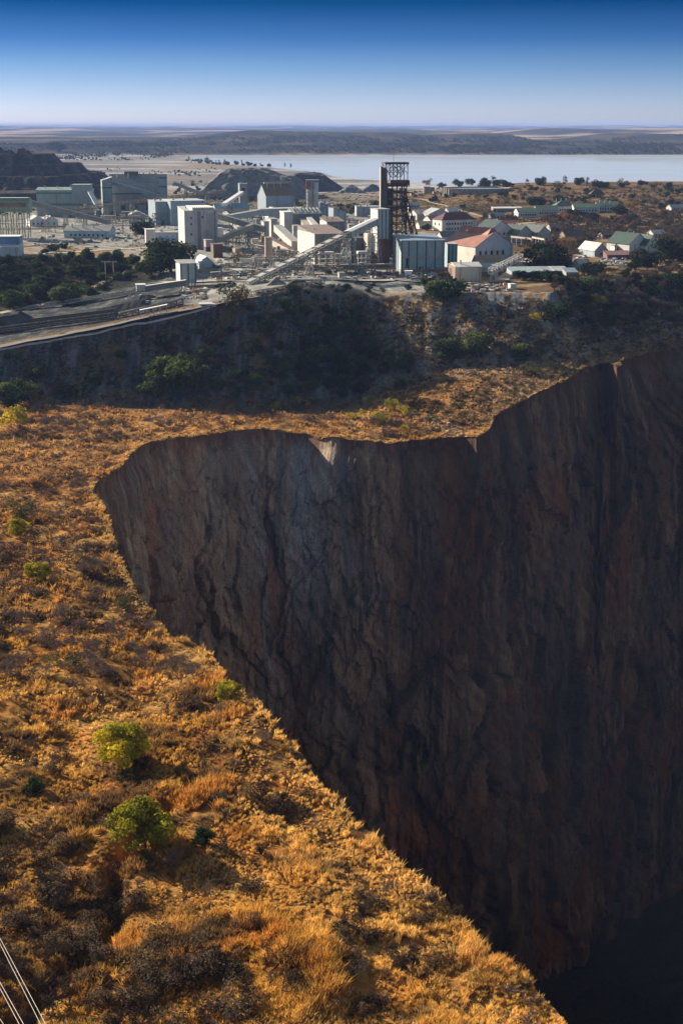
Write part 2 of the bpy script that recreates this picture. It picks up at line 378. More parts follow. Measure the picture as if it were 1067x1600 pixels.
# water
def build_lake():
    m, t, b = node_mat('water'); b.inputs['Base Color'].default_value = (.50, .53, .58, 1)
    b.inputs['IOR'].default_value = 1.33
    geo = N(t, 'ShaderNodeNewGeometry').outputs['Position']
    n = noise(t, .12, 4, .6, mapping(t, geo, (1, .5, 1)))
    df = N(t, 'ShaderNodeBsdfDiffuse'); df.inputs[0].default_value = (.44, .50, .60, 1); ms = N(t, 'ShaderNodeMixShader'); ms.inputs[0].default_value = .5  # pale diffuse half: silty water, with sun glint and haze painted in
    t.links.new(b.outputs[0], ms.inputs[1]); t.links.new(df.outputs[0], ms.inputs[2]); t.links.new(ms.outputs[0], t.nodes['Material Output'].inputs[0])
    rg = ramp(t, noise(t, .004, 4, .6, mapping(t, geo, (.5, 1.2, 1))), [(.4, g3(.04)), (.62, g3(.12))])
    t.links.new(rg, b.inputs['Roughness']); bump(t, b, n, .05, .05)
    mb = MB(); mb.quad((-2600, 1750, -12), (3200, 1750, -12), (3200, 4900, -12), (-2600, 4900, -12))
    o = mb.build('lake', m); tag(o, kind='structure')
build_lake()

# ---------------------------------------------------------------- cliff
def worley(x, y, seed=0):
    xi = np.floor(x).astype(np.int64); yi = np.floor(y).astype(np.int64); best = np.full(x.shape, 1e9); bid = np.zeros(x.shape, np.int64); bx = np.zeros(x.shape); by = np.zeros(x.shape); sec = np.full(x.shape, 1e9)
    for i in (-1, 0, 1):
        for j in (-1, 0, 1):
            h = _P[(_P[(xi+i+seed) & 511]+(yi+j)) & 511]; h2 = _P[(h+yi+j+7) & 511]; cx = xi+i+h/512; cy = yi+j+h2/512; d = (x-cx)**2+(y-cy)**2
            m = d < best; sec = np.where(m, best, np.minimum(sec, d)); best = np.where(m, d, best); bid = np.where(m, h, bid); bx = np.where(m, x-cx, bx); by = np.where(m, y-cy, by)
    return bid, bx, by, np.sqrt(sec)-np.sqrt(best)
def build_cliff():
    n = len(RIM); vis = (RIM[:, 1] > 300) & (RIM[:, 0] < 210)
    keep = np.where(vis | (np.arange(n) % 3 == 0))[0]; P = RIM[keep]; s = RS[keep]
    nb = smooth_closed(nrm0, 45); nb /= np.linalg.norm(nb, axis=1)[:, None]; nb = nb[keep]
    zt = hgt(P[:, 0], P[:, 1])
    zr = np.r_[np.array([0, .5, 1.0, 1.7, 2.5]), np.arange(3.3, 236, .75)]
    nd = len(zr); S, Dp = np.meshgrid(s, zr)
    full = smooth_closed(RIM, 60)[keep]; bl = sst(2, 48, Dp)*.9
    BX = P[None, :, 0]*(1-bl)+full[None, :, 0]*bl; BY = P[None, :, 1]*(1-bl)+full[None, :, 1]*bl
    QX = BX+nb[None, :, 0]*Dp*.12; QY = BY+nb[None, :, 1]*Dp*.12; ref = int(np.argmin((P[:, 0]+25)**2+(P[:, 1]-540)**2))
    dS = np.hypot(np.roll(QX, -1, 1)-QX, np.roll(QY, -1, 1)-QY); cs = np.cumsum(np.roll(dS, -ref, 1), 1); cs = np.c_[np.zeros(nd), cs[:, :-1]]; L_ = cs[:, -1:]; cs = np.where(cs > L_*.5, cs-L_, cs); S = np.roll(cs, ref, 1); S = S[:1]+(S-S[:1])*.4+2000
    lo = sst(0, 4, Dp)
    warp = fbm(S/60+2, Dp/90, 3)*7+fbm(S/14+20, Dp/30, 3)*1.5
    Sw = S+warp
    rd = 1-np.abs(fbm(Sw/24, Dp/170+4, 4))*2.4
    rd2 = 1-np.abs(fbm(Sw/7+50, Dp/60+9, 4))*2.2
    slab = np.floor(fbm(Sw/16+80, Dp/70, 2)*5)/5
    dg = np.abs(fbm((S+.55*Dp)/26+3, (Dp-.4*S)/70, 4)); dg2 = np.abs(fbm((S-.7*Dp)/30+43, (Dp+.5*S)/80, 4))
    wx = fbm(S/22+3, Dp/30, 4); wy = fbm(S/22+33, Dp/30+9, 4)
    wa = worley((S+wx*14+.2*Dp)/30, (Dp+wy*20-.15*S)/66, 3); wb = worley((S+wx*8-.12*Dp)/10, (Dp+wy*13)/27, 60); wc = worley((S+wx*4+.2*Dp)/3.8, (Dp+wy*7)/8, 140)
    def plate(wk, q, tx, ty):
        i, bx, by, e = wk; return (i/512-.5)*q+bx*((i*37 % 512)/512-.5)*tx+by*((i*91 % 512)/512-.5)*ty-np.exp(-(e/.05)**2)*q*.12
    big = fbm(S/75, Dp/95+7, 3)
    off = Dp*.10+4.5*big*sst(2, 60, Dp)+sst(10, 44, Dp)*(plate(wa, 8, 12, 9)+plate(wb, 4, 6, 4))+sst(8, 20, Dp)*plate(wc, 1.5, 1.8, 1.5)+sst(4, 16, Dp)*(rd*1.4-1.5+rd2*.6)
    # broken ledges lower down
    off += sst(15, 60, Dp)*fbm((S+.9*Dp)/9, (Dp-.9*S)/26, 4)*2.2
    off += sst(3, 9, Dp)*1.5-.3
    X = BX+nb[None, :, 0]*off; Y = BY+nb[None, :, 1]*off
    Z = zt[None, :]-Dp*(1+.0)-.12; Z = np.where(Dp > 0, Z-fbm(S/9, S*0, 2)*.3, Z)
    zb = -303.0; f = (zt[None, :]-zb)/zr[-1]; Z = zt[None, :]-Dp*f*1.0-.1
    idx = np.arange(nd*len(s)).reshape(nd, len(s)); nx = np.roll(idx, -1, 1)
    q = np.c_[idx[:-1].ravel(), nx[:-1].ravel(), nx[1:].ravel(), idx[1:].ravel()]
    V = np.c_[X.ravel(), Y.ravel(), Z.ravel()]
    # rock colour (bands and stains, with shade painted over the right wall)
    def C(*c): return np.array(c, float)
    def mixn(c, d, t): return c*(1-t[..., None])+d*t[..., None]
    st = fbm(Sw/9, Dp/80, 5); st2 = fbm(Sw/3.2+30, Dp/34, 5); bg_ = fbm(S/45+11, Dp/60, 4)
    c = np.ones(S.shape+(3,))*C(.37, .25, .155)
    c = mixn(c, C(.46, .34, .225), sst(-.05, .35, st))
    c = mixn(c, C(.125, .108, .095), sst(.0, .3, -st+.3*st2))
    c = mixn(c, C(.40, .165, .065), sst(.0, .26, bg_+.25*st2)*.8)
    c = mixn(c, C(.085, .06, .05), sst(.1, .4, st2)*.6)
    ci = (wa[0]*53 % 512)/512; cj = (wb[0]*29 % 512)/512; c = c*(.72+.5*ci+.35*(cj-.5))[..., None]
    c = mixn(c, C(.155, .145, .135), sst(.62, .7, cj)*.6); c = mixn(c, C(.24, .13, .07), sst(.75, .8, (wb[0]*77 % 512)/512)*.55)
    # pale weathered bands
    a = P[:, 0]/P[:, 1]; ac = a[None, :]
    def band(px, wpx, d0, d1, lean=0):
        uu = (px-CX)/F/1.0
        return np.exp(-(((ac*1.0-uu)*F-lean*Dp+warp*.7)/wpx)**2)*sst(d0-6, d0+6, Dp)*(1-sst(d1*.6, d1, Dp))
    front = (P[:, 1] > 400)[None, :]*1.0
    c = mixn(c, C(.37, .36, .37), np.clip(band(478, 36, 4, 75, .12)*(1.0+st2)*front, 0, 1)*.95)
    c = mixn(c, C(.33, .31, .31), np.clip(band(385, 12, 8, 130, .35)*(.9+st2*1.5)*front, 0, 1)*.8)
    c = mixn(c, C(.17, .17, .20), np.clip(band(533, 12, 5, 70, .25)*front, 0, 1)*.8)
    c = mixn(c, C(.40, .31, .23), np.clip(band(300, 75, 8, 95)*(.75+st2)*front, 0, 1)*.8)
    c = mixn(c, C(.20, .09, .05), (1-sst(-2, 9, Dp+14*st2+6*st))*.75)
    ck = np.exp(-(wb[3]/.045)**2)*sst(-.1, .2, st2)+np.exp(-(wc[3]/.06)**2)*.5*sst(.0, .3, st)+np.exp(-(wa[3]/.02)**2)*.6
    c = c*(1-.6*np.clip(ck, 0, 1))[..., None]; c = c*(1+.5*np.clip(fbm((S+.8*Dp)/3, (Dp-.8*S)/24, 4), -.5, .5))[..., None]
    c = c*(1-.58*sst(-.02, .07, ac+.02*st+.02*bg_)*front)[..., None]  # right wall darkened: deep pit shade painted into the rock colour
    m, t, b = node_mat('cliff rock'); at = N(t, 'ShaderNodeAttribute', attribute_name='Col').outputs['Color']
    geo = N(t, 'ShaderNodeNewGeometry').outputs['Position']; mp = mapping(t, geo, (1, 1, .22))
    cc = mixc(t, at, ramp(t, noise(t, .5, 7, .68, mp, 1.2), [(.3, g3(.6)), (.72, g3(1.4))]), 1, 'MULTIPLY')
    cc = mixc(t, cc, ramp(t, noise(t, 1.6, 4, .7, geo), [(.3, g3(.7)), (.7, g3(1.3))]), 1, 'MULTIPLY')
    vo = N(t, 'ShaderNodeTexVoronoi', feature='DISTANCE_TO_EDGE'); vo.inputs['Scale'].default_value = .16; nv = N(t, 'ShaderNodeTexNoise'); nv.inputs['Scale'].default_value = .12; nv.inputs['Detail'].default_value = 6
    t.links.new(geo, nv.inputs['Vector']); va = N(t, 'ShaderNodeVectorMath', operation='MULTIPLY_ADD'); t.links.new(nv.outputs['Color'], va.inputs[0]); va.inputs[1].default_value = (14, 14, 14); t.links.new(mapping(t, geo, (1, 1, .26)), va.inputs[2]); t.links.new(va.outputs[0], vo.inputs['Vector'])
    cc = mixc(t, cc, ramp(t, vo.outputs['Distance'], [(0, g3(.35)), (.045, g3(1)), (1, g3(1))]), ramp(t, noise(t, .035, 4, .6, geo), [(.46, g3(.05)), (.62, g3(.8))]), 'MULTIPLY')
    t.links.new(cc, b.inputs['Base Color']); b.inputs['Roughness'].default_value = .95; b.inputs['Specular IOR Level'].default_value = .15
    bump(t, b, noise(t, 1.0, 7, .7, mapping(t, geo, (1, 1, .4))), .8, .9)
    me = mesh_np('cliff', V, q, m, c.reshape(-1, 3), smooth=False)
    tag(link('cliff', me), kind='structure')
    # floor of the pit
    mb = MB(); gx = np.linspace(-120, 440, 57); gy = np.linspace(0, 760, 77); X, Y = np.meshgrid(gx, gy)
    Z = -296+fbm(X/60, Y/60, 4)*16+fbm(X/14, Y/14, 3)*4+35*sst(220, 20, np.hypot(X-60, Y-520))*0
    idx = np.arange(X.size).reshape(X.shape); q = np.c_[idx[:-1, :-1].ravel(), idx[:-1, 1:].ravel(), idx[1:, 1:].ravel(), idx[1:, :-1].ravel()]
    cen = np.c_[X.ravel(), Y.ravel()][q].mean(1); q = q[in_pit(cen[:, 0], cen[:, 1]) | True]
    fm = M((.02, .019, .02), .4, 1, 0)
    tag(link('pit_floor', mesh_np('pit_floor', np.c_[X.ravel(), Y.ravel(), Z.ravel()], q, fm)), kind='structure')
build_cliff()
# ---------------------------------------------------------------- grass
def grass_mat():
    m, t, b = node_mat('dry grass'); at = N(t, 'ShaderNodeAttribute', attribute_name='Col').outputs['Color']
    d = N(t, 'ShaderNodeBsdfDiffuse'); tr = N(t, 'ShaderNodeBsdfTranslucent'); mx = N(t, 'ShaderNodeMixShader'); mx.inputs[0].default_value = .5
    t.links.new(at, d.inputs[0]); t.links.new(at, tr.inputs[0]); t.links.new(d.outputs[0], mx.inputs[1]); t.links.new(tr.outputs[0], mx.inputs[2])
    t.links.new(mx.outputs[0], t.nodes['Material Output'].inputs[0]); return m
GM = grass_mat()
def grass(name, x, y, z, ht, wd, nb, col, label_kind='stuff', lean=.24, seed=1):
    r = np.random.default_rng(seed); n = len(x); N_ = n*nb
    X = np.repeat(x, nb); Y = np.repeat(y, nb); Z = np.repeat(z, nb); H = np.repeat(ht, nb)*r.uniform(.55, 1.1, N_); W = np.repeat(wd, nb)*r.uniform(.6, 1.3, N_)
    sp_ = np.repeat(ht, nb)*.24
    th = r.uniform(0, 2*np.pi, N_); rr = np.sqrt(r.uniform(0, 1, N_))*sp_
    bx = X+np.cos(th)*rr; by = Y+np.sin(th)*rr
    ln = r.normal(0, lean, (N_, 2)); ln[:, 0] += np.cos(th)*lean*.9+.10; ln[:, 1] += np.sin(th)*lean*.9
    tx = bx+ln[:, 0]*H; ty = by+ln[:, 1]*H; tz = Z+H
    ph = r.uniform(0, np.pi, N_); dx = np.cos(ph)*W/2; dy = np.sin(ph)*W/2
    mxx = bx+ln[:, 0]*H*.35; myy = by+ln[:, 1]*H*.35; mz = Z+H*.55
    V = np.empty((N_, 5, 3), np.float32); V[:, 0] = np.c_[bx-dx*.6, by-dy*.6, Z-.15]; V[:, 1] = np.c_[bx+dx*.6, by+dy*.6, Z-.15]
    V[:, 2] = np.c_[mxx+dx, myy+dy, mz]; V[:, 3] = np.c_[tx, ty, tz]; V[:, 4] = np.c_[mxx-dx, myy-dy, mz]
    Fc = np.arange(N_*5).reshape(N_, 5)
    C = np.repeat(col, nb, axis=0)*r.uniform(.7, 1.25, N_)[:, None]; C = np.repeat(C, 5, axis=0)
    me = mesh_np(name, V.reshape(-1, 3), Fc, GM, np.clip(C, 0, .95))
    return tag(link(name, me), kind='stuff')
def slope_mask(x, y): return ~in_pit(x, y)
def grass_cols(x, y, r):
    n1 = fbm(x/18, y/24, 4); n2 = fbm(x/7+3, y/9, 3); k = fbm(x/11+80, y/13, 3); p = fbm(x/16+33, y/20, 3)
    c = np.ones((len(x), 3))*np.array([.66, .38, .085])
    def mx_(c, d, t): return c*(1-t[:, None])+np.array(d)*t[:, None]
    c = mx_(c, (.84, .53, .16), sst(.02, .25, p))
    c = mx_(c, (.55, .24, .05), sst(.08, .34, k)*.8)
    c = mx_(c, (.15, .085, .04), sst(.0, .24, n2*.6-n1*.5))
    q = (1-sst(-34, -8, x+.22*(y-120)+14*n1))*(1-sst(165, 215, y+30*n1)); c = mx_(c, (.20, .115, .045), q*.8*sst(-.3, .15, n2+.15))  # lower left: brown vegetation, with vignette and shadow painted into the grass colour
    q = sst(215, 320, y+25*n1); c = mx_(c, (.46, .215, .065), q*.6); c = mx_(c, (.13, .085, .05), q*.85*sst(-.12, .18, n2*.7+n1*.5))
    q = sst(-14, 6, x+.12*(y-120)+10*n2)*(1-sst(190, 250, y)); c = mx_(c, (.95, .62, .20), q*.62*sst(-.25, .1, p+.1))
    c *= r.uniform(.72, 1.2, len(x))[:, None]; return c, p, k
def build_grass():
    r = np.random.default_rng(11)
    n = 98000; px = r.uniform(-260, 1150, n); py = 740+(1900-740)*r.uniform(0, 1, n)**.95
    x, y, z = GA(px, py); k = (y < 560) & (y > 62) & slope_mask(x, y); x, y, z = x[k], y[k], z[k]
    c, p, kk = grass_cols(x, y, r)
    dens = fbm(x/5+70, y/6, 3)+.35*fbm(x/20, y/20+50, 3)
    keep = dens > r.normal(-.16, .12, len(x)); x, y, z, c, p, kk = (q[keep] for q in (x, y, z, c, p, kk))
    tall = sst(-.1, .3, kk)*.8
    ht = (.50+.75*tall+.45*sst(0, .3, -p))*r.uniform(.6, 1.3, len(x)); ht *= 1+sst(150, 420, y)*.35
    ht = np.maximum(ht, .42); ht *= .62+.75*sst(-.22, .22, fbm(x/8+13, y/9, 3)); ht = np.maximum(ht*.85, .36); wd = (.028+.00024*y)*np.clip(ht/.9, .55, 1.1)
    nr = y < 210
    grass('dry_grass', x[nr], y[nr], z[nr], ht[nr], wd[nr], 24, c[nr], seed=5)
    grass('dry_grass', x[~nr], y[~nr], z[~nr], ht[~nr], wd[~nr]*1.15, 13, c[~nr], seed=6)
    # bench at the foot of the embankment and the slope to the right
    n = 42000; px = r.uniform(-200, 1300, n); py = r.uniform(470, 760, n)
    x, y, z = GA(px, py); a = x/y; K, _ = knots(a)
    k = slope_mask(x, y) & (y > 440) & (y < K[6]-4)
    emb = y > K[5]+6
    k &= ~emb | ((a > .01) & (fbm(x/8, y/12, 3) > .02)) | (fbm(x/9+20, y/15, 3) > .12)
    k &= fbm(x/9+5, y/12, 3) > r.normal(-.1, .1, len(x))
    x, y, z, a = x[k], y[k], z[k], a[k]; c, p, kk = grass_cols(x, y, r)
    f = np.clip(sst(.06, .14, a)+sst(590, 640, y)*.8, 0, 1)[:, None]; c = c*(1-f)+f*np.array([.40, .28, .15])*r.uniform(.6, 1.15, (len(x), 1))
    grass('dry_grass', x, y, z, r.uniform(.5, 1.4, len(x)), np.full(len(x), .24), 7, c, seed=8)
    # tufts leaning over the rim
    n = 5200; j = r.integers(0, len(RIM), n); o = -np.abs(r.normal(0, 1.0, n))-.1
    x = RIM[j, 0]+nrm0[j, 0]*o; y = RIM[j, 1]+nrm0[j, 1]*o; k = (y > 70) & (y < 660) & (x < 180) & (fbm(x/5, y/5, 2) > -.12); x, y = x[k], y[k]
    c, p, kk = grass_cols(x, y, r); c = c*.6+np.array([.7, .5, .2])*.4
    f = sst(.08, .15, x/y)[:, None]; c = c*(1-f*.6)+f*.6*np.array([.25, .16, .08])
    grass('rim_grass', x, y, hgt(x, y), r.uniform(.4, 1.2, len(x)), .05+.0003*y, 14, c, seed=9)
build_grass()
# ================================================================ the works
def Y0(py, z=0): return on_plane(CX, py, z)[1]
def P3(px, py, y):
    dx, dy, dz = ray(px, py); t = y/dy; return Vector((dx*t, y, CZ+dz*t))
def mpp(p): return (p.y*cp-(p.z-CZ)*spn)/F
WHITE = (.72, .72, .70); CREAM = (.62, .58, .49); BLUEGREY = (.36, .43, .46); GREY = (.42, .43, .42); DGREY = (.12, .125, .125)
GREEN = (.045, .13, .09); TEAL = (.24, .34, .33); RED = (.26, .075, .05); BROWN = (.24, .145, .105); RUST = (.20, .08, .05); STEEL = (.20, .20, .19); BLACK = (.035, .033, .032); ROOFW = (.78, .78, .77); ROOFG = (.47, .48, .48)
GLASS = None
def glass():
    global GLASS
    if GLASS is None:
        m, t, b = node_mat('window glass'); b.inputs['Base Color'].default_value = (.03, .035, .045, 1); b.inputs['Roughness'].default_value = .15; GLASS = m
    return GLASS
class Bld: pass
def bld(name, label, cat, px, py, w, h, rot, dep, wall, roof=ROOFG, kind='gx', rise=0, over=.4, group=None, z=None, kw=None, base=None, wm=None, hm=None, ribs=0):
    """building by the picture position of its front left corner; w, h in picture pixels, dep/rise in metres"""
    p = G(px, py, z); s = mpp(p); r = R(rot); B = Bld()
    B.W = wm or w*s/max(math.cos(r), .3); B.H = hm or h*s*1.02; B.D = dep; B.root = empty(name, p, r); tag(B.root, label, cat, group)
    W, H, D = B.W, B.H, B.D; sk = -.8
    wb = MB(); rb = MB(); t = .22; o = over
    if kind == 'gx':        # ridge parallel to the front
        prof = [(0, sk), (D, sk), (D, H), (D/2, H+rise), (0, H)]
        wb.hexa([(0, y, z_) for y, z_ in prof], [(W, y, z_) for y, z_ in prof])
        for y0, y1 in ((-o, D/2), (D+o, D/2)):
            zz = H-rise*o/(D/2)
            rb.hexa([(-o, y0, zz+.03), (W+o, y0, zz+.03), (W+o, y1, H+rise+.03), (-o, y1, H+rise+.03)], [(-o, y0, zz+t), (W+o, y0, zz+t), (W+o, y1, H+rise+t), (-o, y1, H+rise+t)])
    elif kind == 'gy':      # gable to the front
        prof = [(0, sk), (W, sk), (W, H), (W/2, H+rise), (0, H)]
        wb.hexa([(x, 0, z_) for x, z_ in prof], [(x, D, z_) for x, z_ in prof])
        for x0, x1 in ((-o, W/2), (W+o, W/2)):
            zz = H-rise*o/(W/2)
            rb.hexa([(x0, -o, zz+.03), (x1, -o, H+rise+.03), (x1, D+o, H+rise+.03), (x0, D+o, zz+.03)], [(x0, -o, zz+t), (x1, -o, H+rise+t), (x1, D+o, H+rise+t), (x0, D+o, zz+t)])
    elif kind == 'flat':
        wb.box(0, W, 0, D, sk, H); rb.box(-o, W+o, -o, D+o, H+.02, H+.3)
    elif kind == 'shed':    # rises to the back by rise
        wb.hexa([(0, y, z_) for y, z_ in ((0, sk), (D, sk), (D, H+rise), (0, H))], [(W, y, z_) for y, z_ in ((0, sk), (D, sk), (D, H+rise), (0, H))])
        rb.hexa([(-o, -o, H+.03-rise*o/D), (W+o, -o, H+.03-rise*o/D), (W+o, D+o, H+rise+.03), (-o, D+o, H+rise+.03)], [(-o, -o, H+.25-rise*o/D), (W+o, -o, H+.25-rise*o/D), (W+o, D+o, H+rise+.25), (-o, D+o, H+rise+.25)])
    elif kind == 'shedx':   # rises to the right
        wb.hexa([(x, 0, z_) for x, z_ in ((0, sk), (W, sk), (W, H+rise), (0, H))], [(x, D, z_) for x, z_ in ((0, sk), (W, sk), (W, H+rise), (0, H))])
        rb.hexa([(-o, -o, H+.03), (W+o, -o, H+rise+.03), (W+o, D+o, H+rise+.03), (-o, D+o, H+.03)], [(-o, -o, H+.27), (W+o, -o, H+rise+.27), (W+o, D+o, H+rise+.27), (-o, D+o, H+.27)])
    elif kind == 'hip':
        wb.box(0, W, 0, D, sk, H); q = min(D/2, W/2)*.9
        b = [(-o, -o, H+.03), (W+o, -o, H+.03), (W+o, D+o, H+.03), (-o, D+o, H+.03)]
        rb.v += b+[(q, D/2, H+rise), (W-q, D/2, H+rise)]; rb.f += [(3, 2, 1, 0), (0, 1, 5, 4), (1, 2, 5), (2, 3, 4, 5), (3, 0, 4)]
    B.wall = wb.build('wall', M(wall, .16, .55 if ribs else .8, 0, ribs=ribs), B.root)
    B.roof = rb.build('roof', M(roof, .22, .45), B.root)
    if base:
        c, hb = base; b = MB(); b.box(-.12, W+.12, -.12, D+.12, sk, hb*H); b.build('base_wall', M(c, .35, .9), B.root)
    if W > 7 and H > 4.5:
        q = int(px*7+py*3)
        for i in range(1+q % 3):
            mb = MB(); x = W*((i+.6)/(2.2+q % 3)); z = H if kind in ('flat', 'shed', 'shedx') else H+rise*.6; y = D*.5 if kind != 'gx' else D*.3
            if kind == 'flat': mb.box(x-.8, x+.8, y-.8, y+.8, z+.3, z+1.5)
            elif kind == 'gy': mb.cyl((W*.5, D*(i+1)/4), .4, H+rise, H+rise+1.1, 8)
            else: mb.cyl((x, y), .4, z-.5, z+rise*.35+1.6, 8)
            mb.build('roof_vent', M((.38, .38, .37), .2), B.root)
        for x in (.18+.1*(q % 3), .93):
            mb = MB(); mb.bar((W*x, -.2, -.5), (W*x, -.2, H-.1), .22); mb.build('downpipe', M((.22, .22, .21), .2), B.root)
        if W > 10 and ribs:
            mb = MB(); x = W*(.3+.1*(q % 4)); mb.box(x, x+2.6, -.1, .05, -.2, 3.6); mb.build('door', M((.07, .075, .08), .2), B.root)
            mb = MB(); mb.bar((0, -.25, H*.52), (W, -.25, H*.52), .3); mb.build('pipe', M((.34, .28, .24), .2), B.root)
    return B
def win(B, x, z, w=1.0, h=1.2, face='f', name='window', col=None, proud=.06):
    """a window or door on the front (f), left (l) or right (r) face at fractional x, z in metres"""
    mb = MB(); W, D = B.W, B.D
    if face == 'f': mb.box(x*W-w/2, x*W+w/2, -proud, .1, z, z+h)
    elif face == 'l': mb.box(-proud, .1, x*D-w/2, x*D+w/2, z, z+h)
    else: mb.box(W-.1, W+proud, x*D-w/2, x*D+w/2, z, z+h)
    o = mb.build(name, M(col, .1) if col else glass(), B.root)
    if name == 'window':
        fr = MB(); t = .14; q = proud+.05
        def f(a0, a1, z0, z1):
            if face == 'f': fr.box(x*W+a0, x*W+a1, -q, .1, z0, z1)
            elif face == 'l': fr.box(-q, .1, x*D+a0, x*D+a1, z0, z1)
            else: fr.box(W-.1, W+q, x*D+a0, x*D+a1, z0, z1)
        f(-w/2-t, w/2+t, z-t, z); f(-w/2-t, w/2+t, z+h, z+h+t); f(-w/2-t, -w/2, z, z+h); f(w/2, w/2+t, z, z+h)
        fr.build('frame', M((.5, .5, .48), .1), o)
    return o
def row(B, n, z, w=1.0, h=1.2, face='f', a=.1, b=.9, **k):
    for i in range(n): win(B, a+(b-a)*(i+.5)/n, z, w, h, face, **k)
def strips(B, xs, w=.5, col=GREEN, face='f', name='cladding_strip', z0=0, z1=1):
    for x in xs:
        mb = MB()
        if face == 'f': mb.box(x*B.W-w/2, x*B.W+w/2, -.09, .05, z0*B.H, z1*B.H-.05)
        else: mb.box(-.09, .05, x*B.D-w/2, x*B.D+w/2, z0*B.H, z1*B.H-.05)
        mb.build(name, M(col, .2), B.root)
def bands(B, zs, h=.8, col=GREEN, faces='flr'):
    for z in zs:
        mb = MB(); W, D, H = B.W, B.D, B.H
        if 'f' in faces: mb.box(-.07, W+.07, -.07, .05, z*H, z*H+h)
        if 'l' in faces: mb.box(-.08, .04, .06, D, z*H, z*H+h)
        if 'r' in faces: mb.box(W-.04, W+.08, .06, D, z*H, z*H+h)
        mb.build('colour_band', M(col, .2), B.root)
def pilasters(B, xs, w=.6, d=.5, col=None, face='f'):
    for x in xs:
        mb = MB(); 
        if face == 'f': mb.box(x*B.W-w/2, x*B.W+w/2, -d, .05, -.5, B.H-.1)
        else: mb.box(-d, .05, x*B.D-w/2, x*B.D+w/2, -.5, B.H-.1)
        mb.build('pilaster', M(col or GREY, .2), B.root)
def vents(B, n, col=ROOFG, r=.5, h=1.2):
    for i in range(n):
        mb = MB(); mb.cyl((B.W*(i+.5)/n, B.D/2), r, B.H, B.H+h+2, 8); mb.build('roof_vent', M(col), B.root)
def trestle_part(root, top, gz, w=3.0, col=STEEL, spread=.16, ax=(1, 0), t=.35):
    """an open lattice trestle below a conveyor, as one part"""
    mb = MB(); H = top.z-gz
    if H < 1.2: return
    a = Vector((ax[0], ax[1], 0)).normalized(); pr = Vector((-a.y, a.x, 0))
    cs = []
    for i, j in ((-1, -1), (1, -1), (1, 1), (-1, 1)):
        tp = top+pr*(j*w/2)+a*(i*.9); bt = Vector((tp.x, tp.y, gz-.4))+pr*(j*H*spread*.5)+a*(i*H*spread*.35); cs.append((tp, bt)); mb.bar(bt, tp, t)
    n = max(1, int(H/4.2))
    for k in range(n):
        f0 = k/n; f1 = (k+1)/n
        for i in range(4):
            A, Bp = cs[i], cs[(i+1) % 4]
            p0 = A[1].lerp(A[0], f0); q0 = Bp[1].lerp(Bp[0], f0); p1 = A[1].lerp(A[0], f1); q1 = Bp[1].lerp(Bp[0], f1)
            mb.bar(p1, q1, t*.6); mb.bar(p0, q1, t*.5)
            if i % 2 == 0: mb.bar(q0, p1, t*.5)
    mb.v = [tuple(Vector(v)-root.location) for v in mb.v]; mb.build('trestle', M(col, .2, .6), root)
def gallery(name, label, A, Bp, w=3.2, h=3.0, col=GREY, roofc=ROOFW, sup=(), supcol=STEEL, band=None, cat='conveyor', peak=.5, gz=None, legs=True):
    """closed conveyor gallery between two points (underside)"""
    A = Vector(A); Bp = Vector(Bp); root = empty(name, (A.x, A.y, A.z)); tag(root, label, cat)
    d = (Bp-A); hd = Vector((d.x, d.y, 0)).normalized(); pr = Vector((-hd.y, hd.x, 0))
    def sect(p, pts): return [p-A+pr*a+Vector((0, 0, b)) for a, b in pts]
    mb = MB(); pts = [(-w/2, 0), (w/2, 0), (w/2, h), (-w/2, h)]; mb.hexa(sect(A, pts), sect(Bp, pts)); mb.build('clad_or_lit_side', M(col, .2, .7), root)
    mb = MB(); pts = [(-w/2-.2, h+.03), (w/2+.2, h+.03), (0, h+peak+.03)] if peak else [(-w/2-.2, h+.03), (w/2+.2, h+.03), (w/2+.2, h+.2), (-w/2-.2, h+.2)]
    mb.hexa(sect(A, pts), sect(Bp, pts)); mb.build('roof', M(roofc, .2, .5), root)
    if band:
        mb = MB(); n = max(2, int(d.length/5))
        for i in range(n+1):
            p = A.lerp(Bp, i/n); 
            for sgn in (-1, 1): mb.bar(p-A+pr*sgn*(w/2+.05)+Vector((0, 0, -.1)), p-A+pr*sgn*(w/2+.05)+Vector((0, 0, h)), .22)
        mb.build('stiffener', M(band, .2), root)
    for f in sup:
        p = A.lerp(Bp, f); g = h1(p.x, p.y) if gz is None else gz; trestle_part(root, p, g, w*.9, supcol, ax=(hd.x, hd.y))
    return root
